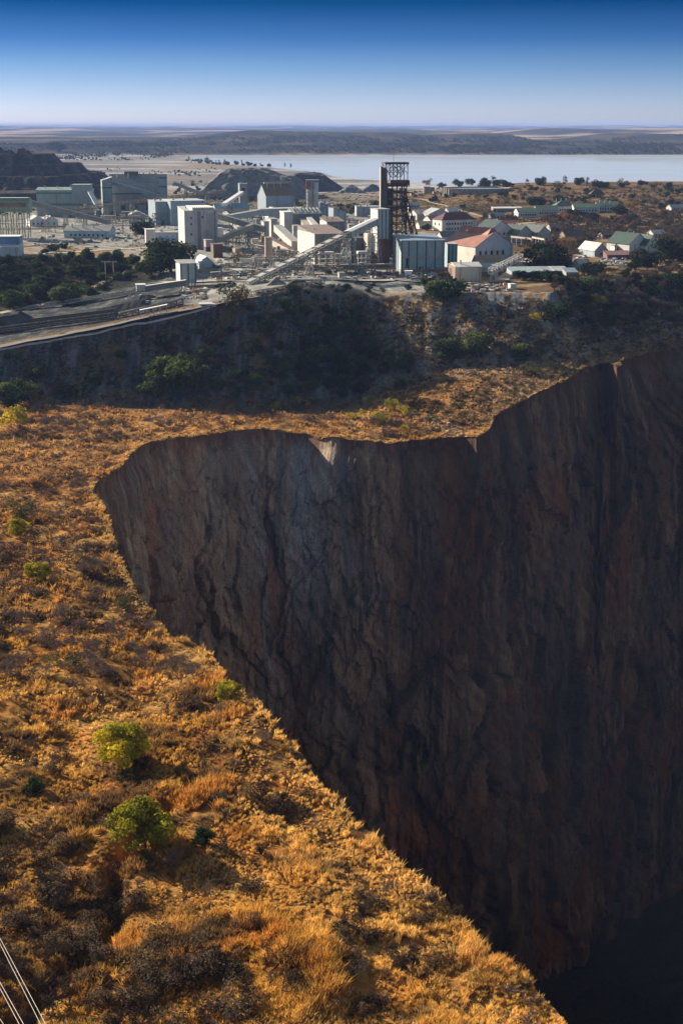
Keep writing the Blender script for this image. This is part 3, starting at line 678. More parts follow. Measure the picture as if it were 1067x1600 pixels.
def truss(name, label, A, Bp, w=3.0, h=2.6, col=STEEL, belt=DGREY, sup=(), cat='conveyor', bay=3.2, hood=None, t=.26, supcol=None, group=None):
    """open lattice conveyor bridge with belt, idler frames and handrails"""
    A = Vector(A); Bp = Vector(Bp); root = empty(name, A); tag(root, label, cat, group); d = Bp-A; hd = Vector((d.x, d.y, 0)).normalized(); pr = Vector((-hd.y, hd.x, 0)); up = Vector((0, 0, 1))
    n = max(2, int(d.length/bay)); mb = MB(); L = lambda f, s_, z_: d*f+pr*(s_*w/2)+up*z_
    for s_ in (-1, 1):
        mb.bar(L(0, s_, 0), L(1, s_, 0), t*1.3); mb.bar(L(0, s_, h), L(1, s_, h), t*1.3)
        for i in range(n+1):
            mb.bar(L(i/n, s_, 0), L(i/n, s_, h), t)
            if i < n: mb.bar(L(i/n, s_, 0 if i % 2 else h), L((i+1)/n, s_, h if i % 2 else 0), t)
    for i in range(0, n+1, 2): mb.bar(L(i/n, -1, 0), L(i/n, 1, 0), t); mb.bar(L(i/n, -1, h), L(i/n, 1, h), t)
    mb.build('truss', M(col, .25, .6), root)
    mb = MB(); mb.bar(L(0, 0, h*.45), L(1, 0, h*.45), w*.5, .25); mb.build('belt', M(belt, .2, .9), root)
    mb = MB(); mb.bar(L(0, -.72, h*.2), L(1, -.72, h*.2), w*.22, .1); mb.build('walkway', M((.30, .30, .28), .2), root)
    if hood:
        mb = MB(); A2 = L(0, 0, h+.2); B2 = L(1, 0, h+.2)
        for i in range(n//2):
            mb.bar(L((i*2+.15)/n, 0, h+.1), L((i*2+1.5)/n, 0, h+.1), w*.8, .12)
        mb.build('hood', M(hood, .2, .5), root)
    for f in sup:
        p = A+d*f; trestle_part(root, p, h1(p.x, p.y), w*.95, supcol or col, ax=(hd.x, hd.y))
    return root
def tank(name, label, px, py, wpx, hpx, col, cat='tank', roof='dome', rim=None, rings=0, group=None, z=None, legs=False):
    p = G(px, py, z); s = mpp(p); r = wpx*s/2; H = hpx*s; root = empty(name, p); tag(root, label, cat, group)
    z0 = H*.28 if legs else -.5
    mb = MB(); mb.cyl((0, 0), r, z0, H, 20); sh = mb.build('shell', M(col, .25, .55), root, )
    mb = MB()
    if roof == 'dome': mb.cyl((0, 0), r*1.02, H+.02, H+r*.28, 20, r*.25)
    elif roof == 'flat': mb.cyl((0, 0), r*1.03, H+.02, H+.3, 20)
    mb.build('roof', M(tuple(min(.7, c*1.1) for c in col), .2), root)
    if rings:
        mb = MB()
        for i in range(rings): mb.cyl((0, 0), r*1.04, z0+(H-z0)*(i+.5)/rings-.12, z0+(H-z0)*(i+.5)/rings+.12, 20)
        mb.build('hoop', M(tuple(c*.7 for c in col), .2), root)
    if legs:
        mb = MB(); mb.cyl((0, 0), r*.25, z0-r*.9, z0-.02, 16, r); mb.build('cone', M(col, .2), root)
        for k in range(4):
            mb = MB(); t = math.pi/4+k*math.pi/2; mb.bar((r*.9*math.cos(t), r*.9*math.sin(t), -.5), (r*.9*math.cos(t), r*.9*math.sin(t), z0+.3), .35); mb.build('leg', M(STEEL, .2), root)
    mb = MB(); t = -2.0; mb.bar((r*1.08*math.cos(t), r*1.08*math.sin(t), z0), (r*1.08*math.cos(t), r*1.08*math.sin(t), H), .35, .12); mb.build('ladder', M(STEEL, .2), root)
    return root
def ribbon(name, pts, width, color, lift=.06, edge=None, var=.3, z=None, kind='structure', thick=None):
    P = [G(px, py, z) for px, py in pts]; Q = []
    for a, b in zip(P[:-1], P[1:]):
        n = max(2, int((b-a).length/4)); Q += [a.lerp(b, i/n) for i in range(n)]
    Q.append(P[-1]); mb = MB(); L = []
    for i, p in enumerate(Q):
        d = (Q[min(i+1, len(Q)-1)]-Q[max(i-1, 0)]); d.z = 0; d.normalize(); n_ = Vector((-d.y, d.x, 0))*width/2
        l = p+n_; r = p-n_; c = max(h1(l.x, l.y), h1(r.x, r.y), h1(p.x, p.y))+lift
        L.append(((l.x, l.y, c), (r.x, r.y, c)))
    for (a, b), (c, d) in zip(L[:-1], L[1:]): mb.quad(a, b, d, c)
    if thick:
        for (a, b), (c, d) in zip(L[:-1], L[1:]):
            for u_, v_ in ((a, c), (b, d)): mb.quad(u_, v_, (v_[0], v_[1], v_[2]-thick), (u_[0], u_[1], u_[2]-thick))
    o = mb.build(name, M(color, var, .95), None)
    return tag(o, kind=kind) if kind else o

# ---------------- roads
ribbon('road', [(-60, 556), (0, 543), (60, 533), (120, 522), (190, 508), (250, 497), (300, 486), (335, 476), (400, 462)], 8, (.12, .12, .115))
ribbon('road', [(230, 445), (330, 440), (420, 440), (520, 437), (620, 437), (700, 443)], 7, (.42, .39, .33), lift=.16)
ribbon('road', [(40, 388), (110, 385), (190, 388), (240, 394), (215, 420), (120, 460), (60, 478), (0, 490)], 6, (.36, .29, .20), lift=.2)
ribbon('road', [(340, 405), (390, 430), (420, 440)], 6, (.44, .41, .36), lift=.24)
ribbon('road', [(20, 401), (90, 396), (160, 391), (235, 387)], 6, (.40, .38, .34), lift=.28)
ribbon('road', [(700, 443), (780, 440), (830, 405), (890, 398), (930, 403)], 7, (.40, .34, .26), lift=.2)
ribbon('road', [(600, 306), (660, 312), (720, 330), (800, 352), (860, 345)], 6, (.36, .29, .20), lift=.2)
ribbon('road', [(430, 305), (520, 300), (600, 306)], 9, (.40, .39, .36), lift=.25)
# kerb: a low pale wall along the outer edge of the left road
def parapet():
    pts = [(-60, 562), (0, 547), (60, 537), (120, 526), (190, 512), (250, 501), (300, 489), (338, 478)]
    P = [G(*p) for p in pts]; mb = MB(); L = []
    for a, b in zip(P[:-1], P[1:]):
        n = max(2, int((b-a).length/5)); L += [a.lerp(b, i/n) for i in range(n)]
    L.append(P[-1]); L = [Vector((p.x, p.y, h1(p.x, p.y))) for p in L]
    for a, b in zip(L[:-1], L[1:]): mb.bar(a+Vector((0, 0, .35)), b+Vector((0, 0, .2)), .6, .9)
    o = mb.build('kerb_wall', M((.62, .61, .58), .2)); tag(o, 'long low pale concrete kerb wall along the outer edge of the road', 'kerb wall')
parapet()

# ---------------- left group
def build_left():
    # green stilted ore bin at the far left
    y = Y0(372); p = P3(-30, 331, y); root = empty('loading_bin', (p.x, y, 0)); tag(root, 'long green and brown loading bin raised on stilts at the left edge', 'ore bin')
    s = y/F; L = 76*s; Hh = 20*s; zb = p.z
    c8 = [(0, 0), (6.5, 0), (8.5, 2), (8.5, Hh-2), (6.5, Hh), (0, Hh), (-2, Hh-2), (-2, 2)]
    mb = MB(); mb.hexa([(0, a, zb+b) for a, b in c8], [(L, a, zb+b) for a, b in c8]); mb.build('bin_body', M((.23, .32, .24), .3), root)
    mb = MB(); mb.box(.5, L-2, -2.12, -1.9, zb+Hh*.35, zb+Hh*.7); mb.build('rust_panel', M((.22, .14, .09), .4), root)
    mb = MB(); mb.box(-.3, L-1, -.6, 6.9, zb+Hh+.05, zb+Hh+.5); mb.build('roof', M((.42, .46, .42), .2), root)
    for i in range(9):
        mb = MB(); x = L*(i+.5)/9
        for yy in (-.5, 7): mb.bar((x, yy, -.8), (x, yy, zb+.5), .5)
        mb.bar((x, -.5, zb*.5), (x, 7, zb), .25); mb.bar((x, 7, zb*.1), (x, -.5, zb*.55), .25); mb.bar((x, -.5, zb*.55), (x, 7, zb*.55), .3)
        if i < 8: mb.bar((x, -.5, zb*.55), (x+L/9, -.5, zb*.55), .3); mb.bar((x, -.5, 0), (x+L/9, -.5, zb*.55), .22)
        mb.build('stilt', M((.30, .33, .27), .2), root)
    b = bld('processing_shed', 'long grey green clad shed with a raised block at its right end', 'industrial shed', 59, 338, 83, 39, 0, 22, (.27, .34, .33), (.30, .40, .36), 'gx', 2, ribs=2.2)
    bands(b, (.42, .86), 1.2, (.05, .18, .13), 'fr')
    mb = MB(); mb.box(b.W*.67, b.W+.1, -.3, b.D*.7, b.H*.6, b.H+4.2); tp = mb.build('raised_block', M((.27, .34, .33), .15), b.root)
    mb = MB(); mb.box(b.W*.66, b.W+.5, -.6, b.D*.7+.3, b.H+4.22, b.H+4.7); mb.build('roof', M((.30, .38, .35), .2), tp)
    gallery('chute', 'bright white inclined chute beside the long grey green shed', P3(153, 323, Y0(340)), P3(141, 301, Y0(338)), 3.6, 1.2, ROOFW, ROOFW, (), peak=0, cat='chute')
    # tall screening plant
    t = bld('screening_tower', 'narrow tall grey tower with a slanted top, left of the big gabled plant', 'tower', 162, 336, 15, 51, 14, 14, (.26, .32, .33), ROOFG, 'shedx', 3, ribs=2); bands(t, (.35, .78), 1.1, GREEN, 'fl')
    b = bld('plant_building', 'big grey gabled plant building with green bands and a ventilated ridge', 'industrial building', 176, 334, 72, 46, 12, 30, (.27, .32, .33), (.20, .22, .235), 'gx', 7, ribs=2); bands(b, (.30, .62), 1.3, GREEN, 'fr')
    mb = MB(); mb.box(b.W*.3, b.W*.6, b.D/2-2, b.D/2+2, b.H+6.4, b.H+9.4); mb.build('ridge_vent', M(DGREY, .2), b.root)
    row(b, 3, b.H*.12, 4, 5, name='door', col=(.05, .055, .06))
    b2 = bld('rear_plant_block', 'tall flat roofed grey block with green bands behind the gabled plant', 'industrial building', 224, 318, 37, 43, 18, 26, (.28, .35, .38), (.22, .24, .25), 'flat', ribs=2); bands(b2, (.55, .86), 1.5, (.04, .17, .13), 'frl')
    gallery('conveyor_gallery', 'grey covered gallery sloping down right from the narrow tower', P3(172, 288, Y0(333)), P3(250, 310, Y0(333)), 4, 3, (.24, .30, .30), (.33, .37, .37), (.5, .9), (.16, .18, .19))
    gallery('conveyor_gallery', 'grey covered gallery descending right from the stilted green bin', P3(48, 320, Y0(362)), P3(170, 351, Y0(362)), 4, 3.2, (.20, .215, .21), (.30, .31, .31), (.2, .45, .7), (.30, .31, .28))
    truss('overland_conveyor', 'long open lattice conveyor crossing in front of the gabled plant', P3(86, 333, Y0(350)), P3(352, 301, Y0(330)), 3.5, 2.6, (.19, .165, .14), BLACK, (.12, .27, .42, .58, .74, .88), bay=4.5, supcol=(.34, .34, .31))
    gallery('conveyor_gallery', 'grey covered gallery falling right behind the flat roofed block', P3(272, 289, Y0(318)), P3(318, 306, Y0(318)), 3.5, 3, (.24, .27, .28), ROOFG, (.4, .8))
    # low houses
    b = bld('workshop', 'low white twin gabled workshop under the stilted green bin conveyor', 'workshop', 48, 354, 22, 9, 24, 14, WHITE, (.48, .47, .43), 'gy', 3.2); row(b, 3, 1.4, 1, 1.3)
    b = bld('workshop', 'white gabled workshop joined to the right of its twin', 'workshop', 70, 354, 20, 9, 24, 14, WHITE, (.50, .48, .44), 'gy', 3.2); row(b, 2, 1.4, 1, 1.3)
    b = bld('long_shed', 'long pale blue shed with a grey roof on the left road', 'shed', 101, 372, 72, 11, -8, 15, (.40, .52, .58), (.38, .38, .36), 'gx', 3); row(b, 8, 1.5, 1.3, 1.4)
    b = bld('small_gabled_shed', 'small grey gabled shed below the end of the open lattice conveyor', 'shed', 202, 350, 25, 13, 8, 18, (.34, .37, .38), ROOFG, 'gy', 3); win(b, .62, 0, 5, 4.2, name='door', col=(.06, .065, .07))
    b = bld('pale_blue_shed', 'white roofed pale shed with a blue clerestory at the far left edge', 'shed', -22, 401, 51, 14, 3, 20, (.50, .55, .58), ROOFW, 'shed', 2)
    mb = MB(); mb.box(.5, b.W-.5, b.D*.4, b.D, b.H+1.2, b.H+5.4); c = mb.build('clerestory', M((.16, .27, .42), .2), b.root); mb = MB(); mb.box(.1, b.W-.1, b.D*.36, b.D+.3, b.H+5.42, b.H+5.8); mb.build('roof', M(ROOFW, .2), c)
    b = bld('blue_grey_shed', 'big blue grey clad shed behind the tall white block', 'industrial shed', 244, 352, 26, 35, 18, 30, (.26, .36, .42), (.52, .54, .54), 'flat', ribs=1.5)
    b = bld('blue_grey_hall', 'long blue grey hall with a pale roof behind the tall white block', 'industrial shed', 268, 353, 52, 37, 18, 32, (.27, .36, .41), (.55, .56, .55), 'flat', ribs=1.5)
    b = bld('lean_to_shed', 'low grey flat roofed shed to the right of the blue grey hall', 'shed', 322, 338, 15, 13, 10, 20, (.25, .31, .34), ROOFG, 'flat')
    # tall white block
    b = bld('white_block', 'tall white concrete block with grey pilasters, biggest pale box left of centre', 'industrial building', 290, 389, 49, 57, 17, 22, (.50, .50, .49), (.60, .60, .58), 'shed', 1.6)
    pilasters(b, (.02, .35, .62, .98), 1.3, .8, (.44, .45, .45)); 
    mb = MB(); mb.box(b.W*.36, b.W*.5, -.12, .05, 0, b.H-.3); mb.build('recess_panel', M((.24, .25, .26), .3), b.root)
    mb = MB(); mb.box(b.W*.66, b.W*.94, -.12, .05, b.H*.25, b.H*.93); mb.build('cladding_panel', M((.42, .42, .40), .3), b.root)
    for i in range(11): 
        mb = MB(); x = b.W*(.25+.7*i/11); mb.box(x, x+.5, .5, b.D-.5, b.H+.6, b.H+2.3); mb.build('roof_rib', M((.62, .61, .58), .1), b.root)
    for x, z_ in ((.2, .62), (.2, .78), (.8, .6), (.8, .38), (.55, .8), (.2, .35)): win(b, x, z_*b.H, 1.1, 1.4)
    a = bld('annex', 'low pale annex touching the right foot of the tall white block', 'annex', 338, 378, 11, 20, 17, 9, (.44, .47, .50), ROOFG, 'flat')
    b = bld('gatehouse', 'small white portal building with a red brick foot near the trees', 'small building', 229, 386, 14, 26, 12, 8, (.55, .54, .52), ROOFW, 'flat', base=((.25, .12, .09), .2))
    # long low white wall building to its right + blue gantry
    b = bld('low_white_store', 'long low white store behind the blue gantry crane', 'store', 243, 376, 36, 12, 4, 10, (.46, .46, .44), ROOFG, 'flat'); row(b, 3, .3, 2, 2.6, name='door', col=(.07, .07, .08))
    p = G(238, 384); root = empty('gantry_crane', p); tag(root, 'blue gantry crane in front of the low white store', 'gantry crane'); s = mpp(p); L = 38*s; Hh = 12*s
    mb = MB(); mb.bar((0, 0, Hh), (L, 3, Hh), .9, 1.1); mb.build('beam', M((.10, .22, .50), .2), root)
    for f in (.04, .36, .68, .97):
        mb = MB(); mb.bar((L*f-.8, 3*f, -.5), (L*f, 3*f, Hh-.5), .45); mb.bar((L*f+.8, 3*f, -.5), (L*f, 3*f, Hh-.5), .45); mb.build('leg', M((.10, .22, .50), .2), root)
build_left()

# ---------------- centre
def build_centre():
    b = bld('brown_roofed_hall', 'tall blue grey hall with a stained brown roof at the back of the works', 'industrial building', 416, 340, 43, 33, 22, 22, (.30, .38, .44), (.25, .17, .13), 'gx', 9, ribs=1.6)
    mb = MB(); mb.box(b.W*.08, b.W*.98, b.D/2-.8, b.D/2+.8, b.H+9, b.H+10.6); mb.build('ridge_vent', M((.34, .30, .27), .2), b.root)
    tank('rust_silo', 'rusty red silo standing against the left wall of the brown roofed hall', 412, 336, 8, 34, (.22, .09, .07), 'silo', 'flat', rings=4)
    # lattice tower pair
    p = G(478, 335); s = mpp(p); root = empty('twin_silo', p); tag(root, 'pair of tall pale silos wrapped in open steelwork, right of the brown roofed hall', 'silo')
    for i, (x, c) in enumerate(((3.2, (.40, .42, .42)), (8.5, (.42, .46, .48)))):
        mb = MB(); mb.cyl((x, 3), 2.6, -.5, 50*s-i*.5, 16); mb.build('shell', M(c, .3), root)
    mb = MB()
    for x in (0, 5.4):
        for yy in (0, 5.5): mb.bar((x, yy-.3, -.5), (x, yy-.3, 51*s), .35)
    for k in range(9):
        z0 = k*51*s/9; z1 = z0+51*s/9; mb.bar((0, -.3, z1), (5.4, -.3, z1), .3); mb.bar((0, -.3, z0), (5.4, -.3, z1), .25); mb.bar((0, -.3, z0), (0, 5.2, z1), .25); mb.bar((5.4, -.3, z0), (0, -.3, z1), .25)
    mb.build('steel_frame', M((.42, .40, .37), .2), root)
    mb = MB(); mb.box(-.4, 11.6, -.6, 6.2, 51*s, 51*s+1.1); mb.build('top_deck', M((.30, .31, .31), .2), root)
    mb = MB(); mb.box(.6, 4.4, -.5, -.2, 38*s, 50*s); mb.build('red_panel', M((.26, .11, .09), .3), root)
    # shed with blue roof, cream
    b = bld('cream_shed', 'cream walled shed with a blue roof beyond the tall white block', 'shed', 337, 340, 52, 14, 14, 14, (.50, .46, .36), (.20, .33, .44), 'gx', 3.4); row(b, 6, 2.5, 1.2, 1.3); vents(b, 5, (.5, .55, .58), .6, 1)
    # elevator head and white conveyor
    b = bld('transfer_house', 'small grey transfer house at the top of the steep white conveyor', 'transfer house', 375, 325, 12, 36, 12, 9, (.30, .34, .36), ROOFG, 'flat'); row(b, 1, b.H*.7, 3, 3, name='opening', col=(.03, .03, .03))
    gallery('white_conveyor', 'steep bright white conveyor climbing to the small grey transfer house', P3(350, 322, Y0(343)), P3(378, 303, Y0(328)), 3.4, 2.2, WHITE, ROOFW, (.3, .7), peak=0)
    gallery('inclined_chute', 'pale chute dropping right past the blue roofed cream shed', P3(350, 335, Y0(352)), P3(374, 360, Y0(370)), 3.6, 2.2, (.52, .50, .44), (.60, .59, .54), (), peak=0)
    b = bld('hut', 'small white walled hut behind the steep white conveyor', 'hut', 343, 308, 13, 11, 14, 9, WHITE, (.45, .36, .31), 'gx', 2)
    # stockpile elevator
    gallery('covered_gallery', 'long level gallery with a bright white roof across the works', P3(404, 338, Y0(352)), P3(474, 336, Y0(352)), 5, 5.5, (.33, .38, .40), ROOFW, (.1, .5, .9), peak=.8)
    gallery('covered_gallery', 'white roofed gallery climbing to the left end of the long level gallery', P3(357, 345, Y0(366)), P3(404, 336, Y0(353)), 4, 4, (.35, .37, .37), ROOFW, (.3, .7), peak=.6)
    gallery('grey_gallery', 'dark grey ribbed gallery running right from the tall white block', P3(337, 341, Y0(380)), P3(414, 363, Y0(384)), 3.4, 3.6, (.20, .235, .22), (.30, .33, .32), (.35, .65, .95), band=(.34, .37, .35))
    gallery('low_gallery', 'pale gallery rising right across the foot of the tall white block', P3(343, 379, Y0(392)), P3(394, 358, Y0(388)), 3.2, 3.2, (.24, .25, .22), (.52, .50, .44), (.2, .6, .9))
    # small cluster left
    b = bld('crusher_house', 'dark rusty crusher house right of the big round tree', 'crusher house', 334, 403, 14, 20, 16, 8, (.12, .075, .06), (.20, .12, .10), 'flat')
    b = bld('ore_bin', 'small pale steel bin on dark legs beside the rusty crusher house', 'ore bin', 322, 393, 10, 17, 16, 6, (.36, .34, .32), ROOFG, 'flat', base=((.10, .07, .06), .4))
    # workings in the middle
    b = bld('fin_roofed_hall', 'hall with a white finned roof and dark front in the middle of the works', 'industrial building', 458, 376, 45, 40, 16, 18, (.20, .235, .24), (.60, .60, .58), 'gx', 3.2)
    for i in range(8):
        mb = MB(); x = b.W*(i+.5)/8; mb.hexa([(x, -.5, b.H+.25), (x+.35, -.5, b.H+.25), (x+.35, b.D/2, b.H+3.4), (x, b.D/2, b.H+3.4)], [(x, -.5, b.H+.8), (x+.35, -.5, b.H+.8), (x+.35, b.D/2, b.H+4), (x, b.D/2, b.H+4)]); mb.build('roof_rib', M((.30, .31, .31), .1), b.root)
    mb = MB(); mb.box(-6, -.02, 0, 12, -.5, b.H+1); w_ = mb.build('side_tower', M((.50, .50, .48), .2), b.root); mb = MB(); mb.box(-6.3, -.02, -.3, 12.3, b.H+1.02, b.H+1.5); mb.build('roof', M(ROOFW), w_)
    gallery('inclined_gallery', 'left one of two brownish galleries sloping down from the white finned roof', P3(472, 347, Y0(376)), P3(488, 370, Y0(388)), 3.6, 2.6, (.30, .28, .26), (.44, .39, .34), (), peak=0)
    gallery('inclined_gallery', 'right one of two pale galleries sloping down from the white finned roof', P3(482, 345, Y0(376)), P3(497, 362, Y0(388)), 3.4, 2.6, (.36, .36, .34), (.52, .50, .46), (), peak=0)
    b = bld('stepped_silo_house', 'pale boxy silo house with a folded metal roof left of the white cylinder', 'silo house', 424, 381, 10, 37, 16, 12, (.46, .46, .44), ROOFG, 'flat')
    b = bld('stepped_silo_house', 'narrow pale silo house, leftmost of the boxes beside the white cylinder', 'silo house', 413, 383, 8, 35, 16, 8, (.44, .44, .42), ROOFG, 'flat')
    b = bld('folded_roof_shed', 'grey shed with a steep folded roof behind the pale boxy silo houses', 'shed', 419, 352, 22, 12, 20, 14, (.36, .38, .38), (.46, .45, .43), 'gy', 7)
    b = bld('pale_box_house', 'pale box between the inclined white gallery and the finned roof hall', 'industrial building', 434, 372, 14, 24, 16, 10, (.44, .45, .44), (.50, .50, .48), 'shed', 1.5)
    gallery('white_gallery', 'thick bright white gallery sloping down right to the small stone house', P3(434, 362, Y0(390)), P3(462, 388, Y0(398)), 5.0, 4.0, (.50, .50, .47), (.55, .53, .50), (.4,), peak=0)
    gallery('red_topped_gallery', 'long cream gallery with a rusty red roof sloping down right', P3(420, 379, Y0(396)), P3(455, 397, Y0(402)), 4.0, 3.4, (.52, .49, .42), (.28, .15, .12), (.1, .4, .7), peak=.3)
    tank('white_cylinder', 'tall white cylindrical silo before the white finned roof', 463, 389, 12, 36, (.60, .61, .60), 'silo', 'flat', rings=3)
    tank('cement_silo', 'stained cream silo with a cone foot on legs in the yard', 420, 418, 12, 46, (.46, .36, .28), 'silo', 'flat', rings=2, legs=True)
    b = bld('stone_house', 'small pale house at the foot of the thick white gallery', 'small building', 454, 396, 14, 10, 16, 8, CREAM, (.50, .49, .45), 'flat')
    # stepped mill building with brown roofs
    b = bld('mill_building', 'stepped pale mill building with brown roofs and a row of five dark windows', 'mill', 492, 414, 47, 46, 20, 30, (.23, .225, .20), (.34, .25, .20), 'shed', 3)
    strips(b, (.28, .55, .8), .6, (.12, .13, .12)); win(b, .72, b.H*.45, 2.4, 2)
    mb = MB(); mb.box(-.12, .02, 0, b.D, -.5, b.H+.5); mb.build('clad_or_lit_side', M((.60, .57, .52), .2), b.root)  # left wall paler than the front: sunlight painted into its colour
    b3 = bld('mill_upper_house', 'upper house of the mill with a brown roof and five dark windows', 'mill', 511, 404, 27, 55, 20, 12, (.25, .24, .215), (.33, .24, .20), 'shed', 2)
    mb = MB(); mb.box(-.12, .02, 0, b3.D, -.5, b3.H+.3); mb.build('clad_or_lit_side', M((.62, .60, .55), .2), b3.root)  # upper house likewise: sunlit left wall painted as a paler slab
    row(b3, 5, b3.H*.78, 1.3, 2.4, 'l', .05, .95); row(b3, 5, b3.H*.78, 1.4, 2.4, 'f', .05, .6)
    b = bld('brown_topped_tower', 'small blue grey tower with a dark brown sloping top behind the mill', 'tower', 521, 362, 20, 36, 22, 10, (.27, .33, .38), (.16, .085, .07), 'shedx', -3)
    tank('blue_vessel', 'small blue process vessel beside the pair of tall silos', 503, 338, 9, 22, (.20, .34, .46), 'vessel', 'dome', legs=True)
    tank('blue_vessel', 'dull blue vessel on legs left of the brown topped tower', 513, 342, 8, 24, (.26, .36, .42), 'vessel', 'dome', legs=True)
    for i, (px, py, lb) in enumerate(((548, 366, 'leftmost white storage tank left of the tall transfer tower'), (556, 364, 'second white storage tank from the left beside the transfer tower'), (565, 361, 'white storage tank with rusty pipes, third from the left'), (574, 359, 'white storage tank nearest the tall transfer tower'))):
        tank('storage_tank', lb, px, py, 9, 15, (.55, .54, .52), 'tank', 'flat', rings=1, group='white storage tanks by the transfer tower')
    b = bld('low_grey_store', 'low grey store just left of the tall dark concrete slab', 'store', 559, 338, 33, 14, 8, 18, (.34, .37, .39), (.40, .41, .41), 'flat')
    # transfer tower
    b = bld('transfer_tower', 'tall blue grey transfer tower on a red brick lower half', 'tower', 590, 418, 18, 87, 20, 11, (.33, .41, .42), ROOFG, 'flat', ribs=1.2)
    strips(b, (.03, .36, .68, .97), .5, (.07, .12, .11)); mb = MB(); mb.box(-.06, b.W+.1, -.12, b.D, -.6, b.H*.49); mb.build('brick_base', M((.20, .085, .07), .45, .9), b.root)
    mb = MB(); mb.box(-.1, .02, 0, b.D, b.H*.25, b.H); mb.build('sun_painted_side', M((.55, .57, .55), .2), b.root)  # left face lightened: sun on it is put into the colour
    win(b, .3, b.H*.40, 3.2, 2.2); win(b, .5, b.H*.12, 2.4, 2.4)
    p = G(575, 416); root = empty('stair_tower', p, R(20)); tag(root, 'open pale steel stair tower against the brick transfer tower', 'stair tower'); s = mpp(p); Hh = 50*s
    mb = MB()
    for x in (0, 4.6):
        for yy in (0, 5): mb.bar((x, yy, -.5), (x, yy, Hh), .5)
    for k in range(7):
        z1 = Hh*(k+1)/7; z0 = Hh*k/7
        mb.bar((0, 0, z1), (4.6, 0, z1), .4); mb.bar((0, 5, z1), (4.6, 5, z1), .4); mb.bar((0, 0, z1), (0, 5, z1), .4)
        mb.bar((.3, .3, z0), (4.3, .3, z1), .45, .9)
    mb.build('stair_frame', M((.48, .44, .40), .3), root)
    mb = MB(); mb.box(-.5, 5, -.4, 5.4, Hh*.62, Hh); mb.build('cabin', M((.50, .46, .42), .3), root)
    gallery('white_roofed_gallery', 'white roofed gallery entering the tall transfer tower from the left', P3(543, 372, Y0(426)), P3(590, 349, Y0(417)), 4.2, 3.4, (.33, .35, .33), ROOFW, (.1, .9), supcol=(.34, .35, .33), band=(.12, .13, .12), peak=.4)
    truss('main_conveyor', 'long open lattice conveyor climbing right from the yard to the white roofed gallery', P3(386, 451, Y0(441)), P3(543, 372, Y0(426)), 4.2, 3.3, (.25, .25, .235), DGREY, (.33, .60, .98), bay=3.4, hood=(.46, .47, .46), t=.3, supcol=(.42, .43, .40))
    truss('yard_conveyor', 'long level lattice conveyor behind the yard at the foot of the works', P3(330, 433, Y0(433)), P3(455, 425, Y0(428)), 3.0, 2.4, (.20, .19, .17), BLACK, (.1, .3, .5, .7, .9), bay=3.2, hood=(.38, .38, .35))
    truss('level_conveyor', 'level lattice conveyor ending below the brick transfer tower', P3(455, 421, Y0(428)), P3(615, 419, Y0(427)), 3.0, 2.2, (.22, .20, .18), BLACK, (.05, .2, .35, .5, .65, .8, .95), bay=3.0, hood=(.45, .44, .40))
    truss('pipe_bridge', 'pale pipe bridge stepping right below the red topped gallery', P3(400, 391, Y0(404)), P3(470, 402, Y0(408)), 4, 3, (.42, .40, .36), (.3, .28, .25), (.1, .35, .6, .85), hood=(.5, .48, .43))
    truss('pipe_bridge', 'pipe bridge on posts in front of the cement silo', P3(396, 408, Y0(420)), P3(490, 408, Y0(416)), 3, 2, (.34, .32, .29), (.3, .28, .25), (.05, .3, .6, .9), hood=None)
    # canopies near the trestles
    for px, py, w_, lb in ((500, 425, 22, 'open steel canopy with a pale roof beside the main conveyor trestle'), (560, 424, 14, 'small open steel platform between two trestles')):
        p = G(px, py); s = mpp(p); root = empty('loading_canopy', p, R(8)); tag(root, lb, 'canopy'); W = w_*s; H = 27*s
        for x in (0, W/2, W):
            mb = MB(); mb.bar((x, 0, -.5), (x, 0, H), .5); mb.bar((x, 5, -.5), (x, 5, H), .5); mb.bar((x, 0, H*.5), (x, 5, H*.9), .3); mb.build('post', M((.33, .33, .31), .2), root)
        for k, z_ in enumerate((.45, .7)):
            mb = MB(); mb.box(-.3, W+.3, -.3, 5.3, H*z_, H*z_+.35); mb.build('deck', M((.28, .28, .26), .2), root)
        mb = MB(); mb.hexa([(-.8, -.8, H), (W+.8, -.8, H), (W+.8, 5.8, H), (-.8, 5.8, H)], [(0, 0, H+1.2), (W, 0, H+1.2), (W, 5, H+1.2), (0, 5, H+1.2)]); mb.build('roof', M(ROOFG, .2), root)
    # big dark bin on trestles between
    b = bld('dark_ore_bin', 'dark grey steel ore bin behind the tall lattice trestle', 'ore bin', 556, 414, 14, 40, 14, 10, (.10, .11, .115), DGREY, 'flat')
    # right of tower: big blue-green hall
    b = bld('big_clad_hall', 'biggest hall with green striped blue grey cladding beside the headgear', 'industrial hall', 627, 428, 67, 50, 6, 34, (.25, .33, .37), (.27, .34, .42), 'shed', .3, ribs=1.8)
    strips(b, (.0, .17, .36, .57, .78, .985), .8, (.03, .13, .10)); mb = MB(); mb.box(-.1, b.W+.1, -.14, .1, -.6, b.H*.13); mb.build('brick_base', M((.25, .13, .10), .45, .9), b.root)
    mb = MB(); mb.box(-.12, .02, 1, 7, b.H*.12, b.H*.82); mb.build('painted_sun_patch', M((.60, .62, .60), .2), b.root)  # pale slab on part of the left face: painted sunlight
    strips(b, (.35, .7), .8, (.03, .13, .10), 'l'); win(b, .14, b.H*.18, 1.8, 5, col=(.03, .035, .04), name='door'); win(b, .58, 0, 5, b.H*.2, name='door', col=(.08, .25, .30)); win(b, .86, 0, 4, b.H*.2, name='door', col=(.08, .25, .30))
